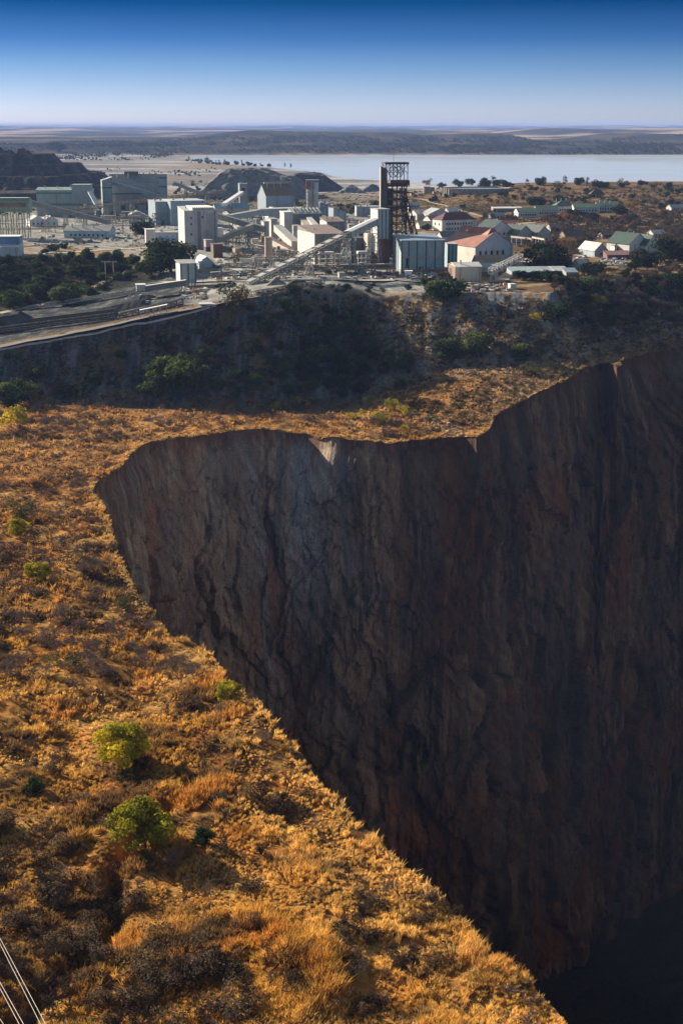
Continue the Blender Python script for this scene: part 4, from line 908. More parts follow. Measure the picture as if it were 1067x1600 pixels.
    b = bld('clad_annex_tower', 'narrow green striped annex tower right of the biggest hall', 'annex', 699, 418, 15, 35, 6, 10, (.25, .34, .37), (.5, .5, .48), 'flat'); strips(b, (.1, .5, .9), .6, (.03, .13, .10))
    p = G(633, 432); root = empty('switch_hut', p); tag(root, 'tiny white hut at the front left foot of the biggest hall', 'hut')
    mb = MB(); mb.box(0, 3.4, 0, 3, -.3, 2.6); mb.build('wall', M(WHITE, .2), root); mb = MB(); mb.box(-.5, 3.9, -.5, 3.5, 2.62, 2.9); mb.build('roof', M(ROOFW, .2), root)
    # concrete slab tower
    b = bld('concrete_shaft', 'very tall thin dark concrete shaft left of the black headgear', 'tower', 594, 402, 10, 135, 5, 5, (.085, .075, .065), (.3, .28, .25), 'shedx', -1.5, over=.05)
    mb = MB(); mb.box(-.1, .02, 0, b.D, -.5, b.H-.4); mb.build('painted_lit_side', M((.40, .37, .33), .3), b.root)  # paler slab on the left edge: sunlight painted onto the same concrete
build_centre()

def frame(name, label, px, py, wpx, hpx, nx, nz, dep=5, col=STEEL, rot=15, fill=None):
    p = G(px, py); s = mpp(p); root = empty(name, p, R(rot)); tag(root, label, 'steel platform'); W = wpx*s; H = hpx*s; mb = MB()
    for i in range(nx+1):
        x = W*i/nx
        for yy in (0, dep): mb.bar((x, yy, -.5), (x, yy, H), .32)
    for k in range(1, nz+1):
        z = H*k/nz; z0 = H*(k-1)/nz
        for yy in (0, dep): mb.bar((0, yy, z), (W, yy, z), .3)
        for i in range(nx): mb.bar((W*i/nx, 0, z0), (W*(i+1)/nx, 0, z), .16)
        for x in (0, W): mb.bar((x, 0, z), (x, dep, z), .3); mb.bar((x, 0, z0), (x, dep, z), .18)
    mb.build('steel_frame', M(col, .25, .6), root)
    for k in range(1, nz+1):
        mb = MB(); mb.box(-.3, W+.3, -.3, dep+.3, H*k/nz+.16, H*k/nz+.3); mb.build('deck', M((.25, .24, .22), .3), root)
        if (k*7+int(px)) % 3:
            r = .8+(px*13 % 5)*.15; mb = MB(); x = W*(.2+.6*((px*7+k*3) % 10)/10); mb.cyl((x, dep*.4), r, H*k/nz+.3, H*k/nz+.3+r*2.2, 12); mb.build('vessel', M(((.45, .43, .38), (.30, .36, .38), (.26, .14, .10))[(int(px)+k) % 3], .3), root)
    for j in range(3):
        mb = MB(); z = H*(.3+.25*j); mb.tube((-2, -.5-j*.4, z), (W+2, -.5-j*.4, z), .22, 6); mb.build('pipe', M(((.55, .54, .5), (.30, .22, .18), (.4, .42, .4))[j], .2), root)
def build_frames():
    for a in ((484, 410, 20, 26, 4, 3, 'pale steel platform before the lit wall of the mill'), (535, 356, 18, 14, 3, 2, 'steel platform behind the brown topped tower'), (556, 404, 22, 34, 3, 4, 'tall dark steel platform left of the stair tower'), (432, 408, 22, 16, 4, 2, 'rusty steel platform right of the cement silo'), (444, 420, 30, 12, 5, 2, 'low steel pipe rack before the mill'), (300, 348, 26, 12, 4, 2, 'low steel platform right of the blue grey hall'), (192, 352, 28, 20, 5, 3, 'pale steel platform below the gabled plant'), (128, 342, 24, 16, 4, 2, 'steel platform right of the long grey green shed'), (160, 352, 22, 14, 4, 2, 'steel platform at the foot of the narrow tower'), (500, 342, 12, 24, 2, 3, 'narrow steel platform by the twin silos'), (398, 366, 18, 16, 3, 2, 'steel platform under the dark ribbed gallery'), (375, 372, 14, 18, 3, 3, 'steel platform between the two crossing galleries'), (476, 372, 12, 20, 2, 3, 'steel platform under the two sloping galleries'), (408, 396, 14, 18, 3, 2, 'steel platform left of the red topped gallery'), (240, 352, 10, 18, 2, 3, 'small steel platform left of the blue grey hall'), (352, 420, 26, 8, 5, 1, 'low pipe rack in the yard right of the workshops'), (578, 360, 22, 22, 3, 3, 'steel platform just behind the transfer tower'), (520, 420, 22, 22, 3, 3, 'steel platform under the middle of the main conveyor')):
        frame('steel_platform', a[6], *a[:6], rot=10+(a[0] % 12), col=((.30, .29, .27), (.42, .41, .38), (.22, .15, .12))[a[0] % 3])
build_frames()
def build_headgear():
    y = Y0(401); s = y/F; p = P3(604, 401, y); root = empty('headgear', (p.x, y, 0), R(10)); tag(root, 'tall black steel mine headgear with winding wheels and slanted backstays', 'headgear')
    zt = P3(600, 257, y).z; z1 = P3(600, 287, y).z; W = 30*s; D = 12; dk = M((.045, .037, .03), .5, .7); 
    mb = MB()
    for x in (0, W/2, W):
        for yy in (0, D): mb.bar((x, yy, -.6), (x, yy, z1), .65)
    n = 9
    for k in range(n):
        za = z1*k/n; zb = z1*(k+1)/n
        for yy in (0, D):
            mb.bar((0, yy, zb), (W, yy, zb), .6)
            for x in (0, W/2): mb.bar((x, yy, za), (x+W/2, yy, zb), .24); mb.bar((x+W/2, yy, za), (x, yy, zb), .24)
        for x in (0, W): mb.bar((x, 0, zb), (x, D, zb), .6); mb.bar((x, 0, za), (x, D, zb), .38); mb.bar((x, D, za), (x, 0, zb), .38)
    mb.build('tower_frame', dk, root)
    for k, f in enumerate((.55, .68, .78, .87, .96)):
        mb = MB(); e = 1.5+1.2*(k % 2); mb.box(-e, W+e, -e, D+e, z1*f, z1*f+.5)
        for x in np.linspace(-e, W+e, 9): mb.bar((x, -e, z1*f), (x, -e, z1*f+1.6), .2)
        mb.bar((-e, -e, z1*f+1.6), (W+e, -e, z1*f+1.6), .2); mb.build('deck', dk, root)
    mb = MB(); mb.box(W*.08, W*.34, D*.3, D*.7, z1*.55, z1*.93); mb.build('skip_casing', M((.085, .065, .05), .5), root)
    mb = MB(); mb.box(0, W*.28, 1, D-1, 0, z1*.62); mb.build('shaft_cladding', M((.12, .10, .085), .5), root)
    mb = MB(); mb.box(W*.15, W*1.15, -.6, D*.8, z1*.965+.6, z1*.965+3.4); mb.build('winch_cabin', M((.11, .055, .04), .5), root)
    # top frame
    mb = MB(); X0, X1 = -W*.08, W*1.05
    for x in np.linspace(X0, X1, 4):
        for yy in (0, D*.8): mb.bar((x, yy, z1), (x, yy, zt), .4)
    for i, (xa, xb) in enumerate(zip(np.linspace(X0, X1, 4)[:-1], np.linspace(X0, X1, 4)[1:])):
        for yy in (0, D*.8): mb.bar((xa, yy, z1+(zt-z1)*.5), (xb, yy, zt), .25); mb.bar((xb, yy, z1+(zt-z1)*.5), (xa, yy, zt), .25)
    mb.build('top_frame', dk, root)
    mb = MB(); mb.box(X0-.6, X1+.6, -.8, D*.8+.8, zt, zt+1.2); mb.build('top_platform', dk, root)
    mb = MB(); mb.bar((W*.35, 2, zt+1), (W*.35, 2, zt+9), .18); mb.build('aerial', dk, root)
    for x in (.25, .55, .8):
        mb = MB(); mb.tube((W*x, D*.3, zt-2), (W*x, D*.3, z1+3), .12, 6); mb.build('rope', dk, root)
    # sheave wheels
    for x, yy in ((W*.38, D*.3), (W*.68, D*.55)):
        c = Vector((x, yy, z1+6.5)); r = 3.0; mb = MB(); m_ = 24
        for k in range(m_):
            a0 = 2*math.pi*k/m_; a1 = 2*math.pi*(k+1)/m_; mb.bar(c+Vector((math.cos(a0)*r, 0, math.sin(a0)*r)), c+Vector((math.cos(a1)*r, 0, math.sin(a1)*r)), .35, .5, (0, 1, 0))
            if k % 4 == 0: mb.bar(c, c+Vector((math.cos(a0)*r, 0, math.sin(a0)*r)), .15, .15, (0, 1, 0))
        mb.build('sheave_wheel', M((.06, .045, .04), .3), root)
    # backstays
    for yy in (0, D):
        mb = MB(); a = Vector((W*.9, yy, z1*.93)); b = Vector((W*1.0+26*s, yy-4, -.5)); a2 = Vector((W*.9, yy, z1*.72)); b2 = Vector((W+14*s, yy-4, -.5))
        mb.bar(a, b, .75); mb.bar(a2, b2, .55)
        for k in range(8):
            f = k/8; g = (k+1)/8; mb.bar(a.lerp(b, f), a2.lerp(b2, g), .35); mb.bar(a2.lerp(b2, f), a.lerp(b, f), .35)
        mb.build('backstay', dk, root)
    mb = MB()
    for f in (.25, .5, .75):
        q = Vector((W*.9, 0, z1*.93)).lerp(Vector((W+26*s, -4, -.5)), f); mb.bar(q, q+Vector((0, D, 0)), .5)
    mb.build('cross_beam', dk, root)
build_headgear()

# ---------------- right side
def build_right():
    b = bld('gabled_works_hall', 'big white gabled hall with a rusty red roof right of the clad annex', 'industrial building', 742, 416, 63, 29, 30, 32, (.44, .48, .52), (.36, .17, .12), 'gy', 8)
    row(b, 5, b.H*.52, 1.5, 2.6, 'f', .05, .8); row(b, 3, b.H*.45, 1.4, 2.6, 'l', .15, .95)
    mb = MB(); mb.box(-.12, .02, 0, b.D, -.5, b.H-.2); mb.build('sun_painted_side', M((.66, .64, .58), .15), b.root)  # warmer, paler slab on the left wall: painted sunlight
    mb = MB(); mb.hexa([(b.W*.36, 2, b.H+6), (b.W*.64, 2, b.H+6), (b.W*.64, b.D-2, b.H+6), (b.W*.36, b.D-2, b.H+6)], [(b.W*.45, 2, b.H+9.6), (b.W*.55, 2, b.H+9.6), (b.W*.55, b.D-2, b.H+9.6), (b.W*.45, b.D-2, b.H+9.6)]); mb.build('ridge_monitor', M((.38, .16, .11), .25), b.root)
    b = bld('lean_to', 'pale blue lean-to with an old brown roof below the white gabled hall', 'lean-to', 745, 421, 42, 10, 14, 8, (.36, .46, .52), (.36, .26, .21), 'gx', 3.5); row(b, 2, 1, 1.2, 1.4)
    b = bld('beige_warehouse', 'beige warehouse with a bright white roof and a brown left end', 'warehouse', 711, 440, 41, 22, 10, 14, (.56, .52, .42), (.70, .70, .69), 'gx', 1.6)
    mb = MB(); mb.box(-.14, .02, 0, b.D, -.5, b.H+.3); mb.build('end_wall', M((.27, .15, .10), .25), b.root); mb = MB(); mb.box(-.2, -.1, 7, 12, -.5, b.H*.8); mb.build('door', M((.05, .045, .05), .2), b.root)
    # lattice boom on the ground
    p = P3(766, 428, Y0(438)); q = P3(813, 405, Y0(432)); truss('lattice_boom', 'pale lattice crane boom propped up at an angle beside the white hall', p, q, 3.0, 2.6, (.58, .57, .53), (.4, .4, .38), (.12,), cat='boom', bay=2.0, t=.3)
    b = bld('maroon_roofed_house', 'long white two storey house with a maroon hipped roof', 'house', 690, 362, 56, 17, 24, 15, (.62, .61, .58), (.13, .045, .045), 'hip', 5.2); row(b, 10, 1.2, 1.2, 1.5); row(b, 10, 4.6, 1.2, 1.5); row(b, 2, 4.2, 1.2, 1.6, 'l')
    b = bld('red_wing', 'lower wing with an old pinkish red roof left of the maroon roofed house', 'house', 672, 351, 22, 7, 20, 14, (.55, .5, .45), (.30, .14, .11), 'gx', 3)
    b = bld('grey_gabled_shed', 'pale blue grey gabled shed beyond the headgear, left of the maroon house', 'shed', 670, 345, 34, 10, 18, 18, (.38, .46, .52), (.44, .45, .45), 'gy', 4)
    b = bld('grey_gabled_shed', 'pale roofed low shed just behind the headgear backstays', 'shed', 651, 344, 24, 9, 18, 16, (.45, .46, .45), (.42, .38, .35), 'gx', 3)
    b = bld('long_red_shed', 'very long low shed with a dull red roof behind the white green roofed house', 'shed', 742, 358, 62, 7, -3, 10, (.40, .33, .27), (.30, .11, .09), 'gx', 2.6)
    b = bld('green_roofed_house', 'white gabled house with a dark green roof and two rows of windows', 'house', 764, 378, 40, 16, 26, 20, (.64, .63, .60), (.045, .075, .065), 'gy', 6.5); row(b, 4, 1.2, 1.3, 1.5, a=.1, b=.9); row(b, 4, 4.2, 1.3, 1.5, a=.1, b=.9)
    b = bld('dull_green_shed', 'low shed with a dull green roof in front of the maroon house', 'shed', 722, 372, 44, 6, 8, 12, (.35, .33, .28), (.15, .19, .13), 'gx', 2.4)
    b = bld('grey_roof_shed', 'small dark grey roofed shed behind the rusty roofed white hall', 'shed', 690, 377, 30, 7, 14, 12, (.42, .40, .37), (.14, .15, .17), 'gx', 3)
    for i, (px, w_, lb) in enumerate(((806, 30, 'dark green gabled roof house behind the concrete frame, left of a pair'), (838, 24, 'dark green gabled roof house, right of the pair by the concrete frame'))):
        b = bld('workers_house', lb, 'house', px, 379, w_, 12, 24, 22, (.42, .41, .38), (.04, .065, .055), 'gy', 5.5); row(b, 2, 1.2, 1.3, 1.4)
    for i, (x0, x1, py) in enumerate(((799, 830, 377), (832, 850, 378))):
        A = G(x0, py+6); Bq = G(x1, py+9); root = empty('pergola', A); tag(root, ('long' if i == 0 else 'short')+' pale open concrete frame standing before the dark green roofs', 'pergola'); d = Bq-A
        mb = MB(); mb.bar((0, 0, 5.2), (d.x, d.y, 5.2), .8, .8); mb.bar((0, 4, 5.2), (d.x, d.y+4, 5.2), .8, .8); mb.build('beam', M((.5, .45, .38), .2), root)
        for k in range(5):
            mb = MB(); f = k/4; mb.bar((d.x*f, d.y*f, -.5), (d.x*f, d.y*f, 5), .6); mb.bar((d.x*f, d.y*f, 5.2), (d.x*f, d.y*f+4, 5.2), .5); mb.build('post', M((.5, .45, .38), .2), root)
    # reservoir
    p = G(748, 303); s = mpp(p); r = 54*s; root = empty('reservoir', (p.x, p.y+r*.85, p.z-1)); tag(root, 'wide round concrete reservoir with a pale rim on the ridge', 'reservoir'); n = 56; hh = 9*s
    mb = MB()
    for k in range(n):
        a0 = 2*math.pi*k/n; a1 = 2*math.pi*(k+1)/n
        for ra, rb_ in ((r, r-.7),):
            A = [(ra*math.cos(a0), ra*math.sin(a0)*.85), (ra*math.cos(a1), ra*math.sin(a1)*.85), (rb_*math.cos(a1), rb_*math.sin(a1)*.85), (rb_*math.cos(a0), rb_*math.sin(a0)*.85)]
            mb.hexa([(x, y, -2) for x, y in A], [(x, y, hh) for x, y in A])
    mb.build('ring_wall', M((.30, .27, .23), .4, .9), root)
    mb = MB(); mb.v = [((r-.7)*math.cos(2*math.pi*k/n), (r-.7)*math.sin(2*math.pi*k/n)*.85, hh-1.2) for k in range(n)]; mb.f = [tuple(range(n))]; mb.build('water_surface', M((.30, .34, .34), .3, .25), root)
    for k in range(24):
        a0 = math.pi+math.pi*(k+.5)/24; mb = MB(); mb.bar((r*1.005*math.cos(a0), r*1.005*math.sin(a0)*.85, -1), (r*1.005*math.cos(a0), r*1.005*math.sin(a0)*.85, hh+.2), .7); mb.build('buttress', M((.26, .24, .21), .2), root)
    tank('round_tank', 'short round pinkish concrete tank left of the wide reservoir', 666, 302, 11, 10, (.33, .26, .23), 'tank', 'flat')
    tank('round_tank', 'grey round tank between the pinkish tank and the wide reservoir', 674, 301, 9, 8, (.22, .21, .21), 'tank', 'flat')
    b = bld('pump_house', 'tiny tan brick pump house by the tanks on the ridge', 'hut', 642, 306, 6, 5, 10, 5, (.36, .25, .18), (.30, .25, .2), 'flat')
    b = bld('pump_house', 'tiny square hut right of the tanks, on bare brown ground', 'hut', 677, 304, 5, 4, 10, 5, (.34, .23, .16), (.30, .22, .17), 'flat')
    b = bld('white_roofed_shelter', 'long thin shelter with a bright white roof among bare trees', 'shelter', 770, 331, 46, 5, 6, 8, (.30, .24, .19), (.70, .69, .67), 'shed', .8)
    # green roofed complex
    for i, (px, py, w_, h_, rise, lb) in enumerate(((809, 340, 32, 8, 3, 'white walled left wing of the long green roofed compound'), (838, 337, 34, 8, 3.4, 'second wing of the long green roofed compound'), (866, 332, 32, 9, 5, 'central wing with the highest green roof of the compound'), (896, 333, 40, 8, 3, 'fourth wing of the green roofed compound behind dark trees'), (932, 330, 34, 8, 3.4, 'rightmost wing of the long green roofed compound'))):
        b = bld('compound_wing', lb, 'building', px, py, w_, h_, 6-2*i, 16, (.58, .57, .54), (.105, .17, .115), 'hip' if i == 2 else 'gx', rise); row(b, 7, 1.4, 1.2, 1.5)
    # thatched hut
    p = G(924, 309); s = mpp(p); root = empty('thatched_hut', p); tag(root, 'brown thatched hut alone on the bare ridge', 'hut')
    mb = MB(); mb.box(0, 17*s, 0, 9, -1, 6*s); mb.build('wall', M((.40, .28, .20), .2), root)
    mb = MB(); W = 19*s; mb.v = [(-2, -2, 5.4*s), (W+1, -2, 5.4*s), (W+1, 11, 5.4*s), (-2, 11, 5.4*s), (W*.3, 4.5, 13*s), (W*.7, 4.5, 13*s)]; mb.f = [(3, 2, 1, 0), (0, 1, 5, 4), (1, 2, 5), (2, 3, 4, 5), (3, 0, 4)]; mb.build('thatch', M((.085, .065, .055), .4, 1), root)
    for x in (.25, .5, .75):
        mb = MB(); mb.box(17*s*x-.6, 17*s*x+.6, -.08, .1, 0, 2.4); mb.build('window', glass(), root)
    # scrapyard buildings
    b = bld('workshop_house', 'small blue grey gabled workshop with a white roof by the scrap yard', 'workshop', 928, 402, 22, 10, 22, 18, (.33, .39, .43), (.56, .56, .54), 'gy', 4.2); win(b, .5, 1.2, 1.2, 1.4)
    b = bld('white_cottage', 'small white cottage with a pale green roof right of the gabled workshop', 'cottage', 959, 394, 20, 9, 10, 9, (.62, .61, .58), (.26, .31, .24), 'hip', 2.4); win(b, .3, .8, 1.6, 2.2); win(b, .75, .8, 1.2, 1.8)
    b = bld('rust_roofed_shed', 'low open shed with a rusty red roof at the scrap yard', 'shed', 948, 405, 39, 6, 4, 10, (.16, .09, .07), (.25, .13, .10), 'shed', 1.6)
    b = bld('green_gabled_hall', 'white hall with a dark green gabled roof near the right edge', 'hall', 982, 396, 34, 14, 32, 20, (.60, .60, .58), (.05, .09, .07), 'gy', 6)
    b = bld('green_gabled_hall', 'smaller dark green gabled roof just right of the other green hall', 'hall', 1008, 396, 24, 12, 32, 18, (.60, .60, .58), (.05, .09, .07), 'gy', 6)
    for i, (px, py, w_, d_, c, lb) in enumerate(((800, 432, 32, 14, (.33, .42, .46), 'low blue roofed shed behind the lattice boom'), (832, 431, 36, 12, (.36, .42, .44), 'low pale blue roofed shed among round trees below the white hall'), (866, 430, 22, 10, (.45, .47, .47), 'low pale roofed shed near the end of the tree row'), (884, 432, 18, 8, (.24, .32, .38), 'low dark blue roofed shed at the gully edge'))):
        b = bld('low_shed', lb, 'shed', px, py, w_, 6, 6, d_, (.30, .31, .31), c, 'shed', 1.4)
    b = bld('low_shed', 'long pale blue low shed behind the beige warehouse', 'shed', 752, 425, 34, 6, 4, 10, (.35, .40, .42), (.34, .40, .43), 'shed', 1.5)
    b = bld('brick_house', 'dull brown roofed house among bare trees above the scrap yard', 'house', 884, 377, 30, 6, 20, 12, (.25, .19, .15), (.12, .10, .09), 'gx', 4)
    for a in ((640, 338, 20, 6, (.40, .20, .16), 'low pinkish roofed house just right of the headgear'), (700, 336, 18, 6, (.62, .60, .57), 'small white roofed house above the maroon roof'), (655, 358, 24, 6, (.50, .42, .36), 'low tan roofed store between headgear and maroon house'), (720, 350, 16, 6, (.30, .13, .10), 'small red roofed house at the right end of the maroon house'), (640, 326, 16, 5, (.45, .46, .46), 'small grey roofed shed on the road above the headgear'), (768, 343, 20, 5, (.30, .30, .30), 'small grey roofed house under the bright white shelter'), (860, 362, 18, 6, (.16, .15, .14), 'dark roofed cottage among bare trees below the compound'), (1020, 372, 20, 6, (.55, .54, .52), 'white roofed cottage among trees behind the green halls'), (940, 372, 16, 5, (.20, .12, .10), 'brown roofed cottage among bare trees right of the brick house'), (1048, 330, 22, 5, (.42, .40, .38), 'pale low house on the open ground at the right edge'), (905, 420, 12, 6, (.4, .45, .47), 'tiny pale hut left of the scrap yard tree')):
        b = bld('small_house', a[5], 'house', a[0], a[1], a[2], a[3], 14, 10, (.52, .49, .44), a[4], 'gx', 2.4); row(b, 3, 1.1, 1.1, 1.3)
build_right()

# ---------------- left foreground: transfer station, belts, kiosk
def build_front_left():
    p = G(283, 452); s = mpp(p); root = empty('transfer_station', p, R(20)); tag(root, 'silver clad transfer station raised on short legs near the road', 'transfer station'); W = 25*s; D = 9; z0 = 9*s; H = 39*s
    mb = MB(); mb.box(0, W, 0, D, z0, H); mb.build('wall', M((.42, .47, .46), .2, .5, ribs=1.5), root)
    mb = MB(); mb.box(-.12, .02, 0, D, z0, H); mb.build('sun_painted_side', M((.56, .60, .57), .15), root)  # lighter slab over the left face, sunlight painted in
    mb = MB(); mb.hexa([(-.5, -.5, H+.03), (W+.5, -.5, H+.03), (W+.5, D+.5, H+1), (-.5, D+.5, H+1)], [(-.5, -.5, H+.3), (W+.5, -.5, H+.3), (W+.5, D+.5, H+1.4), (-.5, D+.5, H+1.4)]); mb.build('roof', M((.40, .42, .42), .2), root)
    for x in (.04, .5, .96):
        mb = MB(); mb.box(x*W-.4, x*W+.4, -.12, .05, z0, H-.1); mb.build('cladding_strip', M((.06, .20, .15), .2), root)
    for x in (.06, .5, .94):
        for yy in (.08, .92):
            mb = MB(); mb.bar((x*W, yy*D, -1), (x*W, yy*D, z0+.3), .55); mb.build('leg', M((.25, .25, .24), .2), root)
    gallery('low_conveyor', 'low white roofed conveyor housing leading left from the silver transfer station', P3(229, 455, Y0(461, -6)), P3(292, 446, Y0(449, -2)), 5, 2.8, (.20, .21, .21), (.60, .61, .60), (), peak=.2)
    b = bld('end_cabin', 'small white cabin at the left end of the low conveyor housing', 'cabin', 214, 457, 13, 11, 10, 6, (.50, .50, .48), ROOFW, 'flat', kw=1)
    b = bld('workshop', 'white roofed gabled workshop behind the silver transfer station', 'workshop', 268, 420, 44, 7, 8, 16, (.50, .52, .54), (.62, .63, .62), 'gx', 3); row(b, 4, 1, 1.4, 1.4)
    b = bld('workshop', 'small bluish gabled workshop at the right end of the white roofed one', 'workshop', 312, 420, 22, 8, 20, 14, (.38, .46, .50), (.62, .63, .62), 'gy', 3.6)
    # canopy and kiosk
    A = G(219, 497); Bq = G(262, 489); root = empty('walkway_canopy', A); tag(root, 'long thin white canopy on posts beside the left road', 'canopy'); d = Bq-A
    mb = MB(); mb.bar((0, 0, 3.6), (d.x, d.y, 3.6+d.z), 3, .3); mb.build('roof', M(ROOFW, .1), root)
    for k in range(5):
        mb = MB(); f = (k+.1)/4.2; mb.bar((d.x*f, d.y*f, d.z*f-.5), (d.x*f, d.y*f, 3.5+d.z*f), .35); mb.build('post', M(GREY, .1), root)
    b = bld('kiosk', 'small flat roofed white kiosk at the bend of the road', 'kiosk', 314, 484, 20, 8, 4, 5, (.30, .34, .33), (.66, .67, .66), 'flat', over=.9); row(b, 4, 1.0, .9, 1.0)
    # ground level belts on the left
    A = G(-40, 528); Bq = G(178, 502); C_ = G(285, 480)
    for a, b_, lb in ((A+Vector((0, 6, 0)), Bq+Vector((0, 6, 0)), 'long dark ground conveyor with a raised side wall along the left road'), (Bq+Vector((2, 6, 0)), C_+Vector((0, 5, 0)), 'dark ground conveyor continuing right towards the kiosk')):
        truss('ground_conveyor', lb, a+Vector((0, 0, .4)), b_+Vector((0, 0, .8)), 3.2, 2.4, (.10, .095, .09), BLACK, (), bay=3)
    A = G(-40, 524); Bq = G(180, 498); mb = MB(); A = A+Vector((0, 10, 1.2)); Bq = Bq+Vector((0, 10, 1.2)); mb.bar(A, Bq, .6, 4.8); tag(mb.build('retaining_wall', M((.13, .11, .09), .3, .9)), 'long dark brown retaining wall behind the left ground conveyor', 'retaining wall')
    truss('track_conveyor', 'pale ground conveyor curving up right towards the low white cabin', G(44, 484)+Vector((0, 0, .3)), G(214, 459)+Vector((0, 0, .5)), 3, 1.6, (.34, .33, .30), (.12, .12, .12), (), bay=3)
    truss('track_conveyor', 'low pale conveyor on sleepers left of the gatehouse', G(190, 437)+Vector((0, 0, 1)), G(246, 398)+Vector((0, 0, .5)), 2.4, 1.4, (.26, .24, .21), (.12, .12, .12), (), bay=3)
    truss('edge_conveyor', 'low conveyor hugging the crest of the dark embankment below the works', G(400, 462)+Vector((0, 0, .5)), G(505, 446)+Vector((0, 0, .8)), 2.6, 1.6, (.16, .14, .12), BLACK, (), bay=3)
    # H-frame pole
    p = G(172, 436); s = mpp(p); root = empty('power_pole', p); tag(root, 'pale twin legged wooden power pole above the dark wooded bank', 'power pole')
    for x in (-1.1, 1.1):
        mb = MB(); mb.tube((x*2, 0, -1), (x*2, 0, 28*s), .28, 8, .2); mb.build('pole', M((.42, .38, .33), .2), root)
    mb = MB(); mb.bar((-4.4, 0, 26.5*s), (4.4, 0, 26.5*s), .35); mb.build('cross_arm', M((.42, .38, .33), .2), root)
    for x in (-3.8, 0, 3.8):
        mb = MB(); mb.cyl((x, 0), .18, 26.5*s+.2, 26.5*s+1, 8); mb.build('insulator', M((.3, .2, .15), .1), root)
    # near power lines at the bottom left corner
    for a, b_, y0, y1, lb in (((-30, 1408), (78, 1612), 38, 30, 'upper wire of the right hand pair of power lines'), ((-30, 1414), (70, 1612), 38.6, 30.6, 'lower wire of the right hand pair of power lines'), ((-30, 1480), (44, 1612), 38, 30, 'upper wire of the left hand pair of power lines'), ((-30, 1487), (37, 1612), 38.6, 30.6, 'lower wire of the left hand pair of power lines'), ((-30, 1546), (14, 1612), 38, 34, 'lowest single power line crossing the bottom left corner')):
        A = P3(a[0], a[1], y0); Bq = P3(b_[0], b_[1], y1); d = Bq-A; A2 = A-d*3; B2 = Bq+d*2
        mb = MB(); n = 30
        for k in range(n):
            f0 = k/n; f1 = (k+1)/n; g = lambda f: A2.lerp(B2, f)
            mb.tube(g(f0), g(f1), .0065, 6)
        m, t, bb = node_mat('wire metal'); bb.inputs['Base Color'].default_value = (.75, .66, .58, 1); bb.inputs['Metallic'].default_value = .4; bb.inputs['Roughness'].default_value = .4
        tag(mb.build('power_line', m), lb+', bottom left corner' if 'corner' not in lb else lb, 'power line', 'power lines across the bottom left corner')
build_front_left()

# ---------------- heaps
def heap(name, label, px0, px1, py, top, dep, col, col2, seed, flat=.5, kind=None, z=None, rough=1.0, slope=.62):
    """spoil heap: picture extent px0..px1 along its foot, py its near foot, top its highest picture row"""
    yb = G((px0+px1)/2, py, z).y; zb = z if z is not None else 0
    x0, x1 = ray(px0, py)[0]/ray(px0, py)[1]*(yb+dep*.3), ray(px1, py)[0]/ray(px1, py)[1]*(yb+dep*.3)
    H = P3((px0+px1)/2, top, yb+dep*.45).z-h1((x0+x1)/2, yb); nx = int(min(260, max(40, (x1-x0)/1.6))); ny = 110
    gx = np.linspace(x0, x1, nx); gy = np.linspace(yb, yb+dep, ny); X, Y = np.meshgrid(gx, gy)
    e = fbm(X/45+seed, Y/45, 4)*14*rough
    d = np.minimum.reduce([(X-x0), (x1-X), (Y-yb), (yb+dep-Y)])+e*sst(0, 20, np.minimum.reduce([(X-x0), (x1-X), (Y-yb), (yb+dep-Y)]))
    Z = np.clip(d*slope, -3, None); cap = H*(flat+(1-flat)*sst(-.35, .3, fbm(X/90+seed*3, Y/90, 3)))
    Z = np.minimum(Z, cap)+fbm(X/9, Y/9+seed, 3)*1.6*rough*sst(0, 6, Z)+np.abs(fbm(X/4+seed, Y/30, 3))*1.2*rough
    if 'tailings' in name:
        q_ = Z/12.5+.25*fbm(X/120, Y/120+seed, 3); Z = np.where(Z > 2, 12.5*(np.floor(q_)+sst(.0, .5, q_-np.floor(q_))), Z)
    Z = Z+hgt(X, Y)*1.0-.6; idx = np.arange(X.size).reshape(X.shape)
    q = np.c_[idx[:-1, :-1].ravel(), idx[:-1, 1:].ravel(), idx[1:, 1:].ravel(), idx[1:, :-1].ravel()]
    c = np.array(col)*1.0; t = sst(-.1, .3, fbm(X/14+seed, Y/22, 4)).ravel()[:, None]; cc = c[None]*(1-t)+np.array(col2)[None]*t
    m, tt, b = node_mat('heap'); at = N(tt, 'ShaderNodeAttribute', attribute_name='Col').outputs['Color']; geo = N(tt, 'ShaderNodeNewGeometry').outputs['Position']
    tt.links.new(mixc(tt, at, ramp(tt, noise(tt, .25, 5, .7, geo), [(.3, g3(.65)), (.7, g3(1.35))]), 1, 'MULTIPLY'), b.inputs['Base Color']); b.inputs['Roughness'].default_value = 1; b.inputs['Specular IOR Level'].default_value = 0
    bump(tt, b, noise(tt, .5, 5, .7, geo), .6, 1)
    o = link(name, mesh_np(name, np.c_[X.ravel(), Y.ravel(), Z.ravel()], q, m, cc)); return tag(o, label, 'spoil heap')
heap('tailings_dump', 'huge dark terraced tailings dump along the left edge of the plain', -330, 168, 312, 232, 430, (.035, .042, .045), (.10, .085, .06), 3, .8, slope=.42)
heap('tailings_terrace', 'lower dark terrace stepping out below the huge tailings dump', -200, 90, 322, 292, 160, (.05, .055, .055), (.11, .105, .095), 5, .6, slope=.6)
heap('ore_stockpile', 'big wide grey ore stockpile with smooth flanks and a flat top behind the works', 300, 492, 311, 262, 170, (.17, .175, .17), (.22, .22, .20), 9, .68, rough=.8, slope=.8)
heap('ore_stockpile', 'second dark stockpile joined to the right of the big ore stockpile', 430, 535, 300, 268, 170, (.055, .065, .075), (.09, .095, .10), 12, .75, rough=.5, slope=.75)
